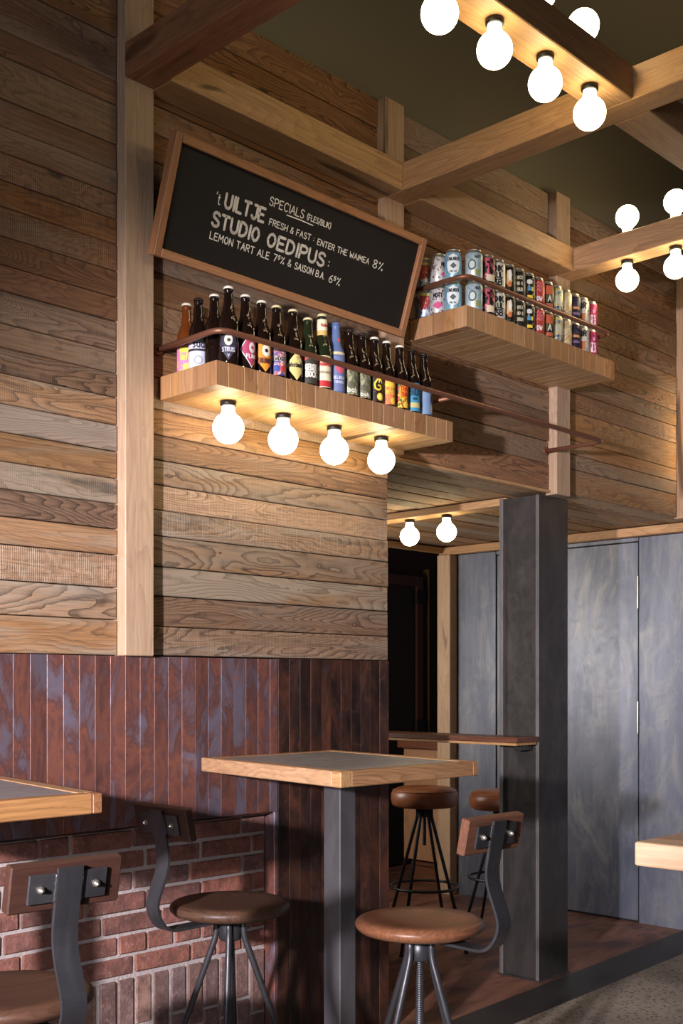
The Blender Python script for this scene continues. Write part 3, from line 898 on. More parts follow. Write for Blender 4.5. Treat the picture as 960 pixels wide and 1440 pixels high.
vs, fs = stroke_mesh([[(0.490, 0.2545), (0.55, 0.256), (0.611, 0.2548)]], 0.0034, lambda x, y: (x, y, 0.0226))
mesh_obj('chalk_underline', vs, fs, M['chalk'], cbd)
chalk("'t", 0.196, 0.207, 0.214, 0.032, 0.0034, M['chalk'], 3)
chalk('UILTJE', 0.234, 0.206, 0.398, 0.041, 0.0088, M['chalk_soft'], 4, 0.02)
chalk('FRESH & FAST :', 0.424, 0.206, 0.628, 0.0185, 0.0032, M['chalk'], 5)
chalk('ENTER THE WAIMEA', 0.647, 0.203, 0.905, 0.0180, 0.0032, M['chalk'], 6)
chalk('8', 0.928, 0.199, 0.948, 0.027, 0.0034, M['chalk'], 7)
chalk('%', 0.957, 0.199, 0.980, 0.026, 0.0034, M['chalk'], 14)
chalk('STUDIO', 0.199, 0.142, 0.392, 0.040, 0.0090, M['chalk_soft'], 8, 0.02)
chalk('OEDIPUS', 0.432, 0.142, 0.695, 0.040, 0.0090, M['chalk_soft'], 15, 0.02)
chalk(':', 0.716, 0.144, 0.719, 0.028, 0.005, M['chalk'], 9, 0)
chalk('LEMON TART ALE', 0.201, 0.102, 0.452, 0.021, 0.0032, M['chalk'], 10)
chalk('7^% &', 0.472, 0.104, 0.552, 0.021, 0.0032, M['chalk'], 11)
chalk('SAISON B.A.', 0.570, 0.103, 0.712, 0.020, 0.0032, M['chalk'], 12)
chalk('6^%', 0.735, 0.100, 0.790, 0.024, 0.0034, M['chalk'], 13)

# ---------------------------------------------------------------- tables
def wall_table(fl, fr, br, bl, leg, name_label, z1=1.10, th=0.044):
    """fl, fr, br, bl: corners front-left, front-right, back-right, back-left in plan"""
    cx = (fl[0] + fr[0] + br[0] + bl[0]) / 4; cy = (fl[1] + fr[1] + br[1] + bl[1]) / 4
    o = tag(empty('bar_table', (cx, cy, 0)), name_label, 'table', 'bar tables')
    z0 = z1 - th
    V = lambda p: Vector((p[0], p[1]))
    ex = (V(fr) - V(fl)).normalized(); ey = (V(bl) - V(fl)).normalized()
    lx = (V(fr) - V(fl)).length; ly = (V(bl) - V(fl)).length
    P = lambda a, b: tuple(V(fl) + ex * a + ey * b)
    q = 0.042; g = 0.0006
    def quad(n, a0, a1, b0, b1, m): prism(n, [P(a0, b0), P(a1, b0), P(a1, b1), P(a0, b1)], z0, z1, m, o, bev=0.0025)
    quad('corner_block', 0, q, 0, q, M['table_oak_y'])
    quad('edge_rail', q + g, lx - g - q * 0.6, 0, q, M['table_oak_x'])
    quad('corner_block', lx - q * 0.6, lx, 0, q, M['oak_red'])
    quad('edge_rail', 0, q, q + g, ly, M['table_oak_y'])
    quad('edge_rail', lx - q, lx, q + g, ly, M['table_oak_y'])
    quad('edge_rail', q + g, lx - q - g, ly - q, ly, M['table_oak_x'])
    prism('metal_top', [P(q + .0005, q + .0005), P(lx - q - .0005, q + .0005), P(lx - q - .0005, ly - q - .0005), P(q + .0005, ly - q - .0005)], z0 + 0.01, z1 - 0.0015, M['zinc'], o, bev=0.001)
    box('post', leg[0] - 0.036, leg[0] + 0.036, leg[1] - 0.036, leg[1] + 0.036, 0.012, z0 - 0.006, M['leg_steel'], o, bev=0.003)
    box('top_plate', leg[0] - 0.13, leg[0] + 0.13, leg[1] - 0.13, leg[1] + 0.13, z0 - 0.006, z0, M['leg_steel'], o, bev=0.001)
    box('base_plate', leg[0] - 0.12, leg[0] + 0.12, leg[1] - 0.12, leg[1] + 0.12, 0.0, 0.012, M['leg_steel'], o, bev=0.002)
    return o
wall_table((2.221, -0.752), (2.822, -0.760), (2.940, -0.012), (2.338, -0.012), (2.565, -0.415), 'square bar table with a grey metal top and oak edge in mid wall')
wall_table((0.834, -0.784), (1.434, -0.788), (1.546, -0.012), (0.946, -0.012), (1.19, -0.415), 'bar table cut off by the left frame edge, oak edge around grey metal')
ct = tag(empty('communal_table', (2.1, -2.4, 0)), 'thick plank table corner at the right edge, brightly lit', 'table')
xx = 1.554
for k, q in enumerate((0.054, 0.12, 0.13, 0.12, 0.13, 0.12, 0.13)):
    box('plank', xx + 0.0005, xx + q - 0.0005, -2.74, -2.016, 1.063, 1.10, wood('communal_plank_%d' % k, 1, **dict(OAK, light_c=(186, 152, 118), mid_c=(170, 136, 104))) if k == 0 else M['seat_warm'] if k < 2 else M['table_oak_y'], ct, bev=0.004, seg=2)
    xx += q
for a, b in ((1.75, -2.2), (1.75, -2.6), (2.2, -2.2), (2.2, -2.6)):
    box('leg', a - 0.03, a + 0.03, b - 0.03, b + 0.03, 0.0, 1.0625, M['leg_steel'], ct, bev=0.002)

# ---------------------------------------------------------------- swivel stools with backrest
def ring_pts(r, z, n=40):
    return [(r * math.cos(2 * math.pi * k / n), r * math.sin(2 * math.pi * k / n), z) for k in range(n)]

def stool(loc, rz, legrz, label, seatmat, zs=0.70, backmat=None):
    o = tag(empty('swivel_stool', loc, rz), label, 'stool', 'swivel stools with backrest')
    rs = 0.178
    prof = [(0.12, zs - 0.040), (rs - 0.030, zs - 0.040), (rs - 0.012, zs - 0.034), (rs - 0.003, zs - 0.025), (rs, zs - 0.017), (rs - 0.003, zs - 0.009), (rs - 0.011, zs - 0.003), (rs - 0.022, zs), (rs - 0.06, zs - 0.003), (0.06, zs - 0.007), (0.001, zs - 0.008)]
    lathe('seat', prof, seatmat, o, n=56)
    lathe('seat_plate', [(0.07, zs - 0.0475), (0.07, zs - 0.041)], M['stool_steel'], o, n=28, smooth=False)
    # bent flat bar: profile behind the seat (local -Y), swept with width along X
    dz = zs - 0.70
    pr = fillet([(0, 0.03, 0.6485), (0, 0.245, 0.6465), (0, 0.288, 0.715), (0, 0.238, 0.838), (0, 0.268, 0.987)], 0.045, 7)
    pr = [(p[1], p[2] + dz) for p in pr]
    hw, th = 0.0265, 0.0075
    vs, fs = [], []
    for i, (d, z) in enumerate(pr):
        a = pr[max(i - 1, 0)]; b = pr[min(i + 1, len(pr) - 1)]
        t = Vector((b[0] - a[0], b[1] - a[1])).normalized(); nn = Vector((t.y, -t.x)) * th / 2
        for sx in (-1, 1):
            vs.append((sx * hw, -(d + nn.x), z + nn.y)); vs.append((sx * hw, -(d - nn.x), z - nn.y))
    for i in range(len(pr) - 1):
        q = i * 4
        for a, b in ((0, 1), (1, 3), (3, 2), (2, 0)):
            fs.append((q + a, q + b, q + b + 4, q + a + 4))
    fs.append((0, 2, 3, 1)); e = (len(pr) - 1) * 4; fs.append((e, e + 1, e + 3, e + 2))
    bm = bmesh.new()
    bv = [bm.verts.new(v) for v in vs]
    for f in fs: bm.faces.new([bv[k] for k in f])
    from_bm('back_strap', bm, M['stool_steel'], o)
    # wooden backrest in front of the strap, following its upper slope
    tilt = math.atan2(0.030, 0.149)
    ub = Vector((0, -0.030, 0.149)).normalized()
    base = Vector((0, -0.262, 0.948 + dz)) + Vector((0, ub.z, -ub.y)) * 0.0
    nf = Vector((0, ub.z, -ub.y))                      # towards the sitter
    pc = base + nf * (0.004 + 0.006 + 0.013)
    lbox('backrest', tuple(pc), (0.238, 0.026, 0.094), backmat or M['back_wood'], o, rot=(tilt, 0, 0), bev=0.003)
    for s in (-1, 1):
        pl = lbox('mounting_plate', tuple(base + nf * 0.0065 + Vector((s * 0.055, 0, 0))), (0.056, 0.006, 0.058), M['stool_steel'], o, rot=(tilt, 0, 0), bev=0.001)
        lathe('bolt', [(0.0075, 0), (0.0075, 0.004), (0.0058, 0.0045), (0.0045, 0.009), (0.002, 0.0115)], M['bolt'], pl, (s * 0.004, -0.003, 0), n=8, rot=(R(90), 0, 0), smooth=False)
        wv = [(s * 0.0275 + random.uniform(-.001, .001), -0.0045, -0.029 + 0.058 * k / 9) for k in range(10)]
        tube('weld_seam', [Vector(q) - Vector((s * 0.055, 0, 0)) for q in wv], 0.0032, M['stool_steel'], pl, n=6)
    # spindle, hub and legs (they do not turn with the seat, but belong to the stool)
    fr = legrz - rz
    lathe('hub', [(0.030, 0.585 + dz * 0.2), (0.033, 0.589), (0.033, 0.652 + dz), (0.030, zs - 0.0478)], M['stool_steel'], o, n=24)
    # threaded spindle
    th_p = []
    z = 0.33
    while z < 0.585:
        th_p += [(0.0105, z), (0.0125, z + 0.002), (0.0125, z + 0.003), (0.0105, z + 0.005)]
        z += 0.006
    lathe('threaded_spindle', th_p, M['stool_steel'], o, n=14)
    for k in range(4):
        a = fr + math.pi / 4 + k * math.pi / 2
        u = Vector((math.cos(a), math.sin(a), 0))
        pts = [u * 0.040 + Vector((0, 0, 0.650)), u * 0.040 + Vector((0, 0, 0.598)), u * 0.250 + Vector((0, 0, 0.012))]
        leg = tube('leg', fillet(pts, 0.04, 5), 0.0095, M['stool_steel'], o, n=12)
        lathe('foot_pad', [(0.014, 0), (0.014, 0.012), (0.010, 0.016)], M['black'], leg, u * 0.250, n=12)
    tube('foot_ring', ring_pts(0.176, 0.235), 0.007, M['stool_steel'], o, n=8, closed=True)
    return o
stool((2.393, -0.887, 0), R(0), R(46), 'warm brown wooden swivel stool facing the bar table, nearest the column', M['seat_warm'], 0.70, M['back_warm'])
stool((2.193, -0.325, 0), R(-90), R(0), 'dark wooden swivel stool by the brick wall between two tables', M['seat_dark'])
stool((1.235, -0.735, 0), R(-4), R(20), 'dark wooden swivel stool cut off at the bottom left corner', M['seat_dark'])

def leather_stool(loc, rz, label, zs=0.815):
    o = tag(empty('leather_stool', loc, rz), label, 'stool', 'leather bar stools')
    r = 0.168
    lathe('cushion', [(0.10, zs - 0.098), (r - 0.02, zs - 0.098), (r - 0.004, zs - 0.088), (r + 0.002, zs - 0.06), (r, zs - 0.032), (r - 0.012, zs - 0.012), (r - 0.035, zs - 0.002), (0.08, zs + 0.004), (0.001, zs + 0.006)], M['leather'], o, n=48)
    tube('piping', ring_pts(r - 0.009, zs - 0.016, 48), 0.0028, M['leather'], o, n=6, closed=True)
    lathe('hub', [(0.036, zs - 0.15), (0.038, zs - 0.145), (0.038, zs - 0.099), (0.03, zs - 0.0985)], M['stool_steel'], o, n=20)
    th_p = []
    z = 0.52
    while z < zs - 0.151:
        th_p += [(0.009, z), (0.011, z + 0.003), (0.009, z + 0.006)]
        z += 0.007
    lathe('threaded_spindle', th_p, M['stool_steel'], o, n=12)
    for k in range(4):
        a = k * math.pi / 2 + math.pi / 4
        u = Vector((math.cos(a), math.sin(a), 0))
        pts = [u * 0.040 + Vector((0, 0, zs - 0.1)), u * 0.040 + Vector((0, 0, zs - 0.147)), u * 0.235 + Vector((0, 0, 0.008))]
        leg = tube('leg', fillet(pts, 0.03, 4), 0.0085, M['stool_steel'], o, n=10)
        lathe('foot_pad', [(0.012, 0), (0.012, 0.01)], M['black'], leg, u * 0.235, n=10)
    tube('foot_ring', ring_pts(0.172, 0.312, 48), 0.0075, M['stool_steel'], o, n=8, closed=True)
    return o
leather_stool((4.452, 0.815, 0), R(-46 + 12), 'round brown leather bar stool in front of the wooden counter')
leather_stool((4.95, 0.70, 0), R(20), 'round brown leather bar stool half hidden by the steel column', 0.772)

# ---------------------------------------------------------------- bottles
def glass(name, c, rough=0.07):
    return plain(name, c, rough, 0.0, Specular_IOR_Level=0.6)
M['amber'] = glass('amber_glass', (24, 13, 9))
M['amber_light'] = glass('orange_amber_glass', (98, 48, 18))
M['green_glass'] = glass('green_glass', (30, 36, 20))
M['blue_foil'] = plain('blue_foil', (86, 106, 150), 0.45)
M['cap_gold'] = plain('gold_cap', (226, 208, 160), 0.45, 0.1)
M['cap_white'] = plain('pale_cap', (236, 228, 208), 0.45, 0.1)
M['cap_dark'] = plain('dark_cap', (44, 34, 30), 0.4, 0.3)
def ink(c): 
    n = 'ink_%d_%d_%d' % c
    return bpy.data.materials.get(n) or plain(n, c, 0.6)
def mottle(name, a, b, c3, scale=60, th=0.5, th2=0.58):
    t = NT(name)
    v = t.coord()
    n1 = t.noise(v, scale, 3.0, 0.6, 1.0)
    n2 = t.noise(t.vmath('ADD', v, (7, 3, 1)), scale * 0.8, 2.0, 0.5, 1.5)
    c = t.mix(t.rng(n1, th - 0.015, th + 0.015, 0, 1), lin(a), lin(b))
    c = t.mix(t.rng(n2, th2 - 0.015, th2 + 0.015, 0, 1), c, lin(c3))
    return t.done(c, 0.5)

BPROF = [(0.026, 0.0), (0.0295, 0.003), (0.0305, 0.008), (0.0305, 0.118), (0.0295, 0.130), (0.0255, 0.143), (0.0205, 0.155), (0.0172, 0.168), (0.0155, 0.185), (0.0138, 0.208), (0.0130, 0.214), (0.0148, 0.2155), (0.0150, 0.222), (0.0135, 0.2235), (0.0135, 0.229)]
CAPP = [(0.0158, 0.2235), (0.0162, 0.2245), (0.0150, 0.2295), (0.0130, 0.2315), (0.004, 0.232)]
bmeshes = {}
def bottle_mesh(mat, hs):
    k = (mat.name, hs)
    if k not in bmeshes:
        vs, fs = lathe_data([(r, z * hs if z > 0.05 else z) for r, z in BPROF], 28)
        me = bpy.data.meshes.new('beer_bottle'); me.from_pydata(vs, [], fs); me.materials.append(mat)
        for p in me.polygons: p.use_smooth = len(p.vertices) == 4
        bmeshes[k] = me
    return bmeshes[k]
LR = 0.0310
SZ = 2.3015
def bottle(x, y, gm, cm, label, hs=1.0, twist=0.0):
    face = math.atan2(-2.9 - y, 0 - x) + math.pi / 2    # local -Y towards the camera side
    o = link('beer_bottle', bottle_mesh(M[gm], hs), None, (x, y, SZ), (0, 0, face + twist + (0.42 if x > 2.3 else 0.0)))
    tag(o, label, 'bottle', 'beer bottles on the shelf')
    lathe('cap', [(r, z * hs) for r, z in CAPP], M[cm], o, n=21)
    return o
def lab(o, z0, z1, hw, c, name='paper_label', r=LR, ext=None, rows=2, cols=14, c_off=0.0):
    mat = c if not isinstance(c, tuple) else ink(c)
    return patch(name, r, z0, z1, ext or e_rect(hw, c_off), mat, o, rows if ext is None else 14, cols)
def word(p, txt, h, width, wid, s, z, c, r=LR + 0.0007, seed=1, j=0.0):
    return letters('lettering', txt, h, width, wid, r, s, z, ink(c), p, j, seed)
def dot(p, s, z, rad, c, r=LR + 0.0005, name='emblem', ry=None):
    ry = ry or rad
    return patch(name, r, z - ry, z + ry, e_oval(rad, s), ink(c), p, 10, 8)

b = bottle(2.242, -0.058, 'amber_light', 'cap_white', 'amber bottle with pink and yellow label, nearest the left wall post')
q = lab(b, 0.006, 0.098, 0.040, mottle('pink_print', (226, 130, 176), (226, 130, 176), (244, 170, 120), 40))
word(q, 'MANNEN', 0.016, 0.042, 0.0042, 0, 0.072, (240, 216, 84)); word(q, 'liefde', 0.020, 0.040, 0.0032, 0, 0.048, (240, 216, 84)); dot(q, 0.004, 0.023, 0.016, (240, 222, 92))
b = bottle(2.238, -0.122, 'amber', 'cap_dark', 'brown bottle with white label divided by a black band', 1.0)
q = lab(b, 0.006, 0.100, 0.044, (206, 206, 222))
lab(q, 0.062, 0.069, 0.044, (40, 36, 40), 'band', LR + .0005); word(q, 'sud', 0.022, 0.036, 0.0040, 0, 0.073, (52, 48, 62)); dot(q, 0.0, 0.034, 0.014, (150, 150, 164)); dot(q, 0.0, 0.034, 0.0105, (206, 206, 222), LR + .001)
b = bottle(2.249, -0.186, 'amber', 'cap_white', 'plain brown bottle without visible label beside the corner bottle', 1.0)
b = bottle(2.250, -0.251, 'amber', 'cap_white', 'brown bottle with dark shield label at the front left shelf corner', 1.04)
q = lab(b, 0.010, 0.100, 0.034, (52, 48, 62), ext=e_diam(0.033, 0.55, 0.45))
dot(q, 0, 0.072, 0.0155, (30, 28, 36), LR + .0005, ry=0.021); dot(q, 0, 0.072, 0.013, (206, 200, 186), LR + .001, ry=0.018); dot(q, 0.001, 0.071, 0.0055, (60, 50, 48), LR + .0015)
word(q, 'STRUIS', 0.012, 0.040, 0.0022, 0, 0.037, (196, 194, 206)); word(q, 'BROUWERIJ', 0.007, 0.040, 0.0014, 0, 0.0945, (190, 188, 200)); word(q, 'V', 0.008, 0.006, 0.0016, 0, 0.021, (196, 194, 206))
Y0 = -0.246
b = bottle(2.322, Y0, 'amber', 'cap_white', 'brown bottle with crimson diamond label', 1.01, 0.25)
q = lab(b, 0.004, 0.106, 0.036, (222, 206, 206), ext=e_diam(0.038, 0.55, 0.25)); lab(q, 0.008, 0.103, 0.03, (168, 60, 92), 'print', LR + .0004, e_diam(0.035, 0.55, 0.25))
dot(q, 0.002, 0.066, 0.0115, (222, 206, 200), LR + .0009, ry=0.017); dot(q, 0.002, 0.066, 0.005, (168, 60, 92), LR + .0014); word(q, 'FLINK', 0.011, 0.036, 0.0026, 0, 0.034, (236, 216, 216), LR + .0012); word(q, 'BROUWERIJ', 0.007, 0.032, 0.0014, 0, 0.09, (236, 216, 216), LR + .0012)
b = bottle(2.389, Y0, 'amber', 'cap_white', 'brown bottle with orange shield label')
q = lab(b, 0.004, 0.104, 0.034, (216, 140, 40), ext=e_diam(0.034, 0.42, 0.55)); dot(q, 0.003, 0.070, 0.014, (236, 220, 196), LR + .0006, ry=0.019); dot(q, 0.003, 0.070, 0.006, (60, 36, 30), LR + .0011)
lab(q, 0.030, 0.048, 0.03, (166, 84, 30), 'band', LR + .0005, e_rect(0.026)); word(q, 'BLOND', 0.011, 0.034, 0.0028, 0, 0.033, (60, 30, 20), LR + .001); word(q, 'BROUWERIJ', 0.008, 0.036, 0.0016, 0, 0.092, (90, 44, 20), LR + .001)
b = bottle(2.452, Y0, 'amber', 'cap_gold', 'brown bottle with busy pink and blue patterned label', 1.0)
q = lab(b, 0.006, 0.100, 0.040, mottle('pink_blue_print', (196, 110, 110), (70, 80, 140), (226, 196, 190), 75)); lab(q, 0.050, 0.066, 0.03, (226, 206, 196), 'band', LR + .0005, e_rect(0.028)); word(q, 'BADGER', 0.012, 0.044, 0.0026, 0, 0.052, (40, 30, 34), LR + .001)
lab(q, 0.080, 0.094, 0.03, (40, 30, 34), 'band', LR + .0005, e_oval(0.026)); dot(q, -0.012, 0.028, 0.011, (60, 76, 150), LR + .0005); dot(q, 0.013, 0.028, 0.011, (196, 60, 50), LR + .0005)
b = bottle(2.524, Y0, 'amber', 'cap_gold', 'brown bottle with pale yellow diamond label', 1.02)
q = lab(b, 0.004, 0.096, 0.036, (212, 196, 120), ext=e_diam(0.037, 0.5, 0.0)); word(q, 'Westmalle', 0.014, 0.052, 0.0026, 0.0, 0.046, (40, 34, 24)); dot(q, 0.004, 0.076, 0.006, (196, 150, 110))
b = bottle(2.591, Y0, 'green_glass', 'cap_gold', 'dark green bottle with black label and bold white letters', 0.97)
q = lab(b, 0.006, 0.096, 0.042, (58, 54, 44)); word(q, 'GEUZE', 0.017, 0.042, 0.0046, 0, 0.050, (230, 222, 206)); word(q, 'BOCK', 0.017, 0.038, 0.0046, 0, 0.028, (230, 222, 206)); lab(q, 0.078, 0.094, 0.03, (190, 64, 52), 'corner_flash', LR + .0005, lambda t: (-0.03, -0.026 + 0.03 * t))
b = bottle(2.656, Y0, 'green_glass', 'cap_gold', 'green bottle with cream label, red base band and cream neck label', 1.09)
q = lab(b, 0.006, 0.110, 0.044, (226, 212, 178)); lab(q, 0.008, 0.028, 0.044, (188, 44, 48), 'red_band', LR + .0005); word(q, 'Budweiser', 0.014, 0.050, 0.0026, 0, 0.076, (176, 44, 48))
word(q, 'BREWERY', 0.006, 0.040, 0.0012, 0, 0.052, (90, 70, 50)); dot(q, 0.004, 0.104, 0.006, (196, 160, 90))
patch('neck_label', 0.0178, 0.195, 0.232, e_rect(0.05), ink((226, 212, 178)), b, 2, 24); patch('neck_band', 0.0181, 0.180, 0.1945, e_rect(0.05), ink((206, 170, 96)), b, 2, 24); letters('lettering', 'Budw', 0.010, 0.022, 0.002, 0.0186, 0, 0.208, ink((176, 44, 48)), b)
b = bottle(2.721, Y0, 'blue_foil', 'cap_dark', 'slim bottle wrapped in blue with a pink round emblem', 1.03)
b.children[0].data.materials[0] = M['blue_foil']
q = lab(b, 0.006, 0.120, 0.046, (104, 116, 156)); dot(q, 0.004, 0.084, 0.017, (196, 84, 104), ry=0.02); word(q, 'DELIRIUM', 0.009, 0.044, 0.0018, 0, 0.046, (206, 206, 216)); word(q, 'TREMENS', 0.007, 0.036, 0.0014, 0, 0.032, (206, 206, 216))
patch('shoulder_label', 0.0300, 0.121, 0.136, e_rect(0.03), ink((206, 190, 150)), b, 2, 14); dot(b, 0.004, 0.178, 0.006, (206, 84, 60), 0.0186)
M['grey_hop'] = mottle('grey_green_print', (122, 120, 90), (92, 92, 72), (164, 158, 124), 45)
b = bottle(2.785, Y0, 'amber', 'cap_dark', 'brown bottle with mossy grey label and white scrawl, left of two')
q = lab(b, 0.006, 0.102, 0.044, M['grey_hop']); word(q, 'bob', 0.016, 0.036, 0.0032, 0, 0.014, (226, 220, 200))
b = bottle(2.848, Y0, 'amber', 'cap_dark', 'brown bottle with mossy grey label and white scrawl, right of two')
q = lab(b, 0.006, 0.102, 0.044, M['grey_hop']); word(q, 'bob', 0.012, 0.032, 0.0026, 0, 0.012, (226, 220, 200))
b = bottle(2.911, Y0, 'amber', 'cap_white', 'brown bottle with black label, yellow swirl and lemon slice')
q = lab(b, 0.006, 0.108, 0.044, mottle('black_red_print', (38, 28, 26), (38, 28, 26), (120, 44, 48), 80, 0.5, 0.62)); dot(q, 0.010, 0.022, 0.0135, (238, 214, 60)); dot(q, 0.010, 0.022, 0.009, (250, 236, 130), LR + .001)
vs, fs = stroke_mesh([[(0.010, 0.082), (-0.002, 0.080), (-0.012, 0.066), (-0.010, 0.050), (0.002, 0.044), (0.012, 0.050), (0.010, 0.060), (0.002, 0.060)]], 0.006, cyl_map(LR + .001)); mesh_obj('swirl', vs, fs, ink((236, 206, 60)), q)
word(q, 'A', 0.02, 0.012, 0.004, 0.010, 0.070, (244, 226, 120))
b = bottle(2.974, Y0, 'amber', 'cap_white', 'brown bottle with coral pink label and yellow letters')
q = lab(b, 0.006, 0.098, 0.044, mottle('coral_print', (226, 130, 80), (206, 96, 92), (226, 130, 80), 30)); word(q, 'MANNEN', 0.018, 0.046, 0.0036, 0, 0.066, (244, 200, 70)); word(q, 'liefde', 0.02, 0.040, 0.0032, 0, 0.042, (244, 200, 70)); dot(q, 0.014, 0.020, 0.012, (240, 206, 70))
b = bottle(3.044, Y0, 'amber', 'cap_white', 'brown bottle with green and red tropical label and orange disc')
q = lab(b, 0.006, 0.104, 0.044, mottle('tropical_print', (60, 104, 50), (206, 64, 40), (236, 190, 60), 70)); dot(q, 0.006, 0.064, 0.021, (232, 150, 40), ry=0.027); word(q, 'THAI', 0.015, 0.032, 0.0036, 0.006, 0.066, (190, 40, 36), LR + .001); word(q, 'THAI', 0.015, 0.028, 0.0036, 0.006, 0.046, (190, 40, 36), LR + .001); dot(q, 0.012, 0.018, 0.012, (238, 196, 70))
b = bottle(3.109, Y0, 'amber', 'cap_dark', 'brown bottle with teal blue label and dark bold letters')
q = lab(b, 0.006, 0.106, 0.044, (64, 136, 168)); word(q, 'BRUT', 0.026, 0.042, 0.0052, 0, 0.062, (24, 62, 86)); dot(q, 0, 0.050, 0.010, (30, 70, 90), ry=0.005); lab(q, 0.018, 0.036, 0.02, (190, 178, 120), 'stripe', LR + .0005, e_rect(0.022)); dot(q, 0.012, 0.096, 0.005, (226, 150, 60))
b = bottle(3.176, Y0, 'amber', 'cap_dark', 'brown bottle with plain grey blue label, rightmost on the shelf', 1.0, -0.3)
q = lab(b, 0.006, 0.104, 0.050, (112, 134, 166)); word(q, 'IPA', 0.03, 0.010, 0.0022, 0.030, 0.050, (50, 44, 48)); lab(q, 0.012, 0.04, 0.01, (206, 190, 110), 'stripe', LR + .0005, e_rect(0.005, 0.032))

# ---------------------------------------------------------------- cans
M['alu'] = plain('brushed_can_metal', (206, 202, 192), 0.32, 0.85)
CZ = 2.7525
CR = 0.0332
CH = 0.1185
CPROF = [(0.024, 0.0), (0.027, 0.001), (CR - 0.002, 0.008), (CR, 0.012), (CR, 0.099), (CR - 0.0015, 0.104), (0.0275, 0.112), (0.0262, 0.1145), (0.0272, 0.1165), (0.0268, 0.1180), (0.0245, 0.1178), (0.0235, 0.1150), (0.001, 0.1150)]
def can_mesh(mat):
    vs, fs = lathe_data(CPROF, 28)
    me = bpy.data.meshes.new('beer_can'); me.from_pydata(vs, [], fs)
    me.materials.append(mat); me.materials.append(M['alu'])
    for p in me.polygons:
        p.use_smooth = len(p.vertices) == 4
        zc = p.center.z
        p.material_index = 0 if 0.008 < zc < 0.106 else 1
    return me
CL = CR + 0.0007
def cm(name, a, b, c3, scale=55, th=0.5, th2=0.56, metal=0.35):
    m = mottle(name, a, b, c3, scale, th, th2)
    m.node_tree.nodes['Principled BSDF'].inputs['Metallic'].default_value = metal
    m.node_tree.nodes['Principled BSDF'].inputs['Roughness'].default_value = 0.38
    return m
def cpatch(o, z0, z1, ext, c, name='print', r=CL): return patch(name, r, z0, z1, ext, ink(c), o, 10, 12)
def cword(o, txt, h, w_, wid, s, z, c, r=CL + .0006): return letters('lettering', txt, h, w_, wid, r, s, z, ink(c), o)

def d_cow(o):
    cpatch(o, 0.018, 0.098, e_oval(0.026), (224, 230, 230), 'badge')
    cword(o, 'LOWLANDER', 0.012, 0.046, 0.0024, 0, 0.072, (34, 44, 52)); cpatch(o, 0.040, 0.064, e_diam(0.013, 0.5), (84, 96, 100), 'emblem', CL + .0006); cword(o, 'PALE ALE', 0.006, 0.026, 0.0014, 0, 0.028, (34, 44, 52))
def d_round(o): cpatch(o, 0.036, 0.078, e_oval(0.016, -0.006), (70, 84, 84), 'badge'); cpatch(o, 0.042, 0.072, e_oval(0.011, -0.006), (196, 206, 202), 'badge', CL + .0006); cpatch(o, 0.016, 0.040, e_rect(0.010, 0.018), (132, 138, 88), 'hop_print'); cword(o, 'HAZY', 0.010, 0.022, 0.0022, 0.016, 0.082, (40, 46, 46))
def d_dik(o):
    cword(o, 'DIK', 0.020, 0.038, 0.0058, 0, 0.070, (26, 24, 24)); cword(o, 'LUL', 0.020, 0.036, 0.0058, 0, 0.044, (26, 24, 24)); cword(o, '3B', 0.022, 0.030, 0.0058, 0, 0.016, (26, 24, 24))
def d_red(o):
    cword(o, 'POW', 0.018, 0.034, 0.0038, 0, 0.020, (232, 216, 210))
    for z in (0.064, 0.078, 0.092):
        vs, fs = stroke_mesh([[(-0.024 + 0.008 * k, z + (0.006 if k % 2 else -0.006)) for k in range(7)]], 0.004, cyl_map(CL + .0006)); mesh_obj('zigzag', vs, fs, ink((214, 120, 116)), o)
def d_blue(o): cword(o, 'BIG', 0.022, 0.034, 0.0064, -0.002, 0.062, (180, 62, 50)); cword(o, 'BOY', 0.020, 0.030, 0.0060, -0.002, 0.036, (180, 62, 50)); cpatch(o, 0.088, 0.098, e_rect(0.026), (214, 190, 96), 'band')
def d_mag(o): cword(o, 'ITS', 0.018, 0.028, 0.0042, 0.006, 0.036, (240, 206, 220)); cword(o, 'BLA', 0.018, 0.030, 0.0042, 0.006, 0.016, (240, 206, 220)); cword(o, 'V', 0.012, 0.010, 0.003, 0.010, 0.066, (240, 206, 220))
def d_splat(o): cpatch(o, 0.020, 0.052, e_diam(0.022, 0.5), (206, 80, 130), 'burst'); cword(o, 'MOTT', 0.016, 0.036, 0.0038, 0, 0.066, (40, 34, 40))
def d_wr(o): cword(o, 'BOCK', 0.012, 0.030, 0.0026, 0.004, 0.074, (206, 196, 170)); cword(o, 'NO 8', 0.012, 0.028, 0.0026, 0.004, 0.050, (206, 196, 170)); cword(o, 'SOUR', 0.012, 0.030, 0.0026, 0.004, 0.026, (206, 196, 170))
def d_blocks(o): cpatch(o, 0.044, 0.060, e_rect(0.007, 0.004), (70, 140, 180), 'block'); cpatch(o, 0.044, 0.060, e_rect(0.005, 0.018), (232, 196, 60), 'block'); cpatch(o, 0.014, 0.026, e_rect(0.012, 0.008), (232, 196, 60), 'block'); cpatch(o, 0.070, 0.090, e_oval(0.013, 0.006), (216, 214, 206), 'badge')
def d_org(o): cpatch(o, 0.062, 0.098, e_rect(0.028), (190, 92, 56), 'band'); cpatch(o, 0.030, 0.061, e_rect(0.016, -0.012), (66, 84, 48), 'block'); cpatch(o, 0.010, 0.026, e_rect(0.028), (176, 92, 66), 'band'); cword(o, 'A', 0.024, 0.014, 0.0046, 0.012, 0.034, (222, 214, 200))
def d_band(o): cpatch(o, 0.050, 0.060, e_rect(0.028), (206, 140, 84), 'band'); cpatch(o, 0.026, 0.036, e_rect(0.028), (120, 92, 130), 'band')
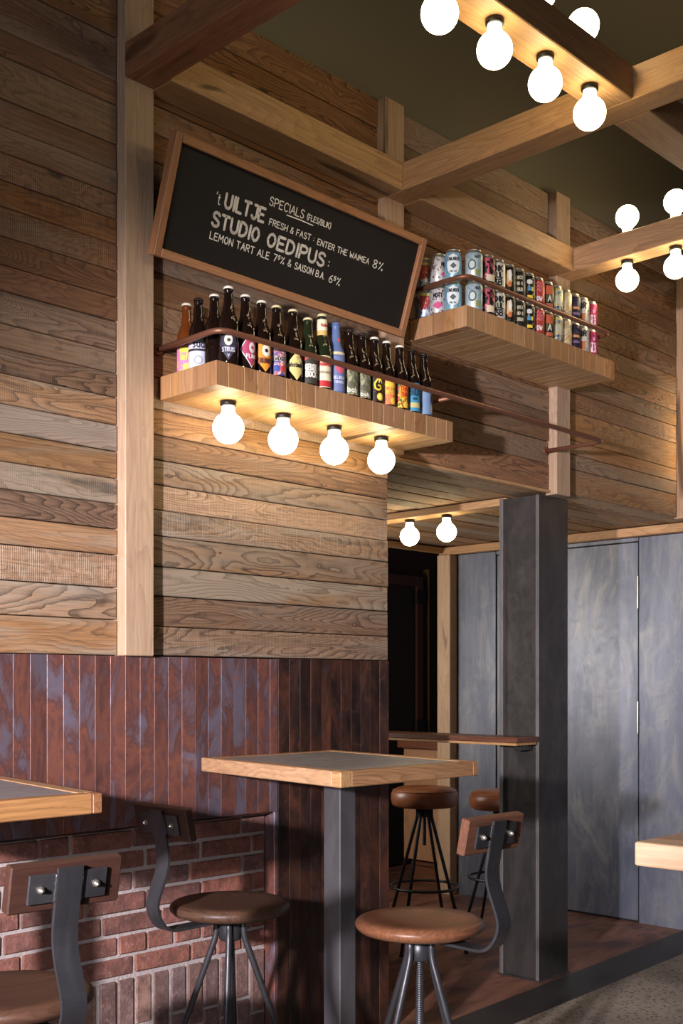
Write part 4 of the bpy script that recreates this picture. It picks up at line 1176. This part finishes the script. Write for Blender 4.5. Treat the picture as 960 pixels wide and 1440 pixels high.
def d_or(o): cword(o, 'OR', 0.022, 0.030, 0.0058, 0, 0.070, (28, 26, 26)); cpatch(o, 0.012, 0.048, e_rect(0.018, -0.008), (176, 104, 60), 'block')
def d_dots(o):
    for k in range(7): cpatch(o, 0.020 + 0.007 * (k % 3), 0.030 + 0.007 * (k % 3), e_oval(0.004, -0.022 + 0.007 * k), (186, 142, 70), 'spot')
def d_fig(o): cpatch(o, 0.030, 0.090, e_diam(0.018, 0.3, 0.2), (214, 176, 130), 'figure'); cpatch(o, 0.050, 0.094, e_oval(0.007, 0.008), (230, 226, 216), 'figure', CL + .0006); cpatch(o, 0.024, 0.046, e_oval(0.009, 0.006), (196, 112, 60), 'figure', CL + .0009)
def d_none(o): pass
specs = [
 (3.425, -0.045, cm('blue_can', (96, 132, 178), (96, 132, 178), (196, 200, 206), 30, .5, .58), d_blue, 'blue can with chunky red letters'),
 (3.424, -0.112, cm('white_can', (206, 202, 200), (206, 202, 200), (90, 44, 62), 60, .5, .62), d_splat, 'white can with magenta burst and black letters'),
 (3.428, -0.182, cm('sky_can', (126, 172, 194), (126, 172, 194), (170, 204, 214), 70, .5, .58), d_cow, 'light blue can with white oval badge'),
 (3.484, -0.238, cm('ice_can', (176, 196, 204), (150, 178, 190), (206, 212, 206), 18, .5, .6), d_round, 'pale icy blue can with round grey badge'),
 (3.5630, -0.238, cm('pink_black_can', (34, 30, 32), (34, 30, 32), (206, 96, 120), 55, .5, .56), lambda o: cpatch(o, 0.014, 0.040, e_rect(0.018, 0.01), (214, 200, 170), 'block'), 'black can splashed with pink'),
 (3.6306, -0.238, cm('chalk_can', (222, 218, 208), (222, 218, 208), (206, 202, 194), 40), d_dik, 'white can with heavy black letters'),
 (3.6982, -0.238, cm('painted_can', (36, 30, 26), (36, 30, 26), (90, 100, 80), 45, .5, .62), d_fig, 'black can with painted orange figure'),
 (3.7658, -0.238, cm('ink_can', (40, 38, 34), (40, 38, 34), (84, 80, 66), 70, .5, .6), d_wr, 'black can filled with pale lettering'),
 (3.8334, -0.238, cm('block_can', (32, 30, 30), (32, 30, 30), (196, 190, 170), 40, .5, .64), d_blocks, 'black can with yellow and blue blocks'),
 (3.9010, -0.238, cm('red_can', (186, 70, 66), (186, 70, 66), (206, 104, 96), 40, .5, .6), d_red, 'red can with pink zigzag lines'),
 (3.9686, -0.238, cm('dark_fire_can', (36, 32, 26), (36, 32, 26), (60, 50, 36), 50), d_org, 'black can with orange top band and green block'),
 (4.0362, -0.238, cm('comic_can', (206, 202, 186), (80, 100, 130), (222, 206, 80), 55, .54, .6), d_none, 'white can with blue and yellow comic print'),
 (4.1038, -0.238, cm('cream_can', (206, 182, 140), (206, 182, 140), (222, 204, 168), 30), d_dots, 'cream can dotted with gold'),
 (4.1714, -0.238, cm('navy_can', (52, 44, 62), (52, 44, 62), (70, 62, 88), 40), d_band, 'dark purple can with an orange band'),
 (4.2390, -0.238, cm('letter_can', (214, 208, 196), (214, 208, 196), (60, 54, 50), 60, .5, .64), d_or, 'white can with black letters and orange block'),
 (4.3066, -0.238, cm('magenta_can', (172, 52, 96), (172, 52, 96), (196, 80, 120), 30, .5, .6), d_mag, 'magenta can with pale pink letters'),
]
for x, y, m, deco, lb in specs:
    me = can_mesh(m)
    first = None
    for row in (0, 1):
        face = math.atan2(-2.9 - y, -x) + math.pi / 2
        o = link('beer_can', me, None, (x, y, CZ + row * (CH + 0.0003)), (0, 0, face + (0.9 if (lb.startswith('white can with magenta') and row) else random.uniform(-.06, .06) + (0.2 if x > 3.55 else 0.0))))
        tag(o, lb + (', upper row of the can shelf' if row else ', lower row of the can shelf'), 'can', 'beer cans on the shelf')
        if first is None:
            deco(o); first = o
        else:
            for ch in first.children:
                cc = ch.copy(); COL.objects.link(cc); cc.parent = o
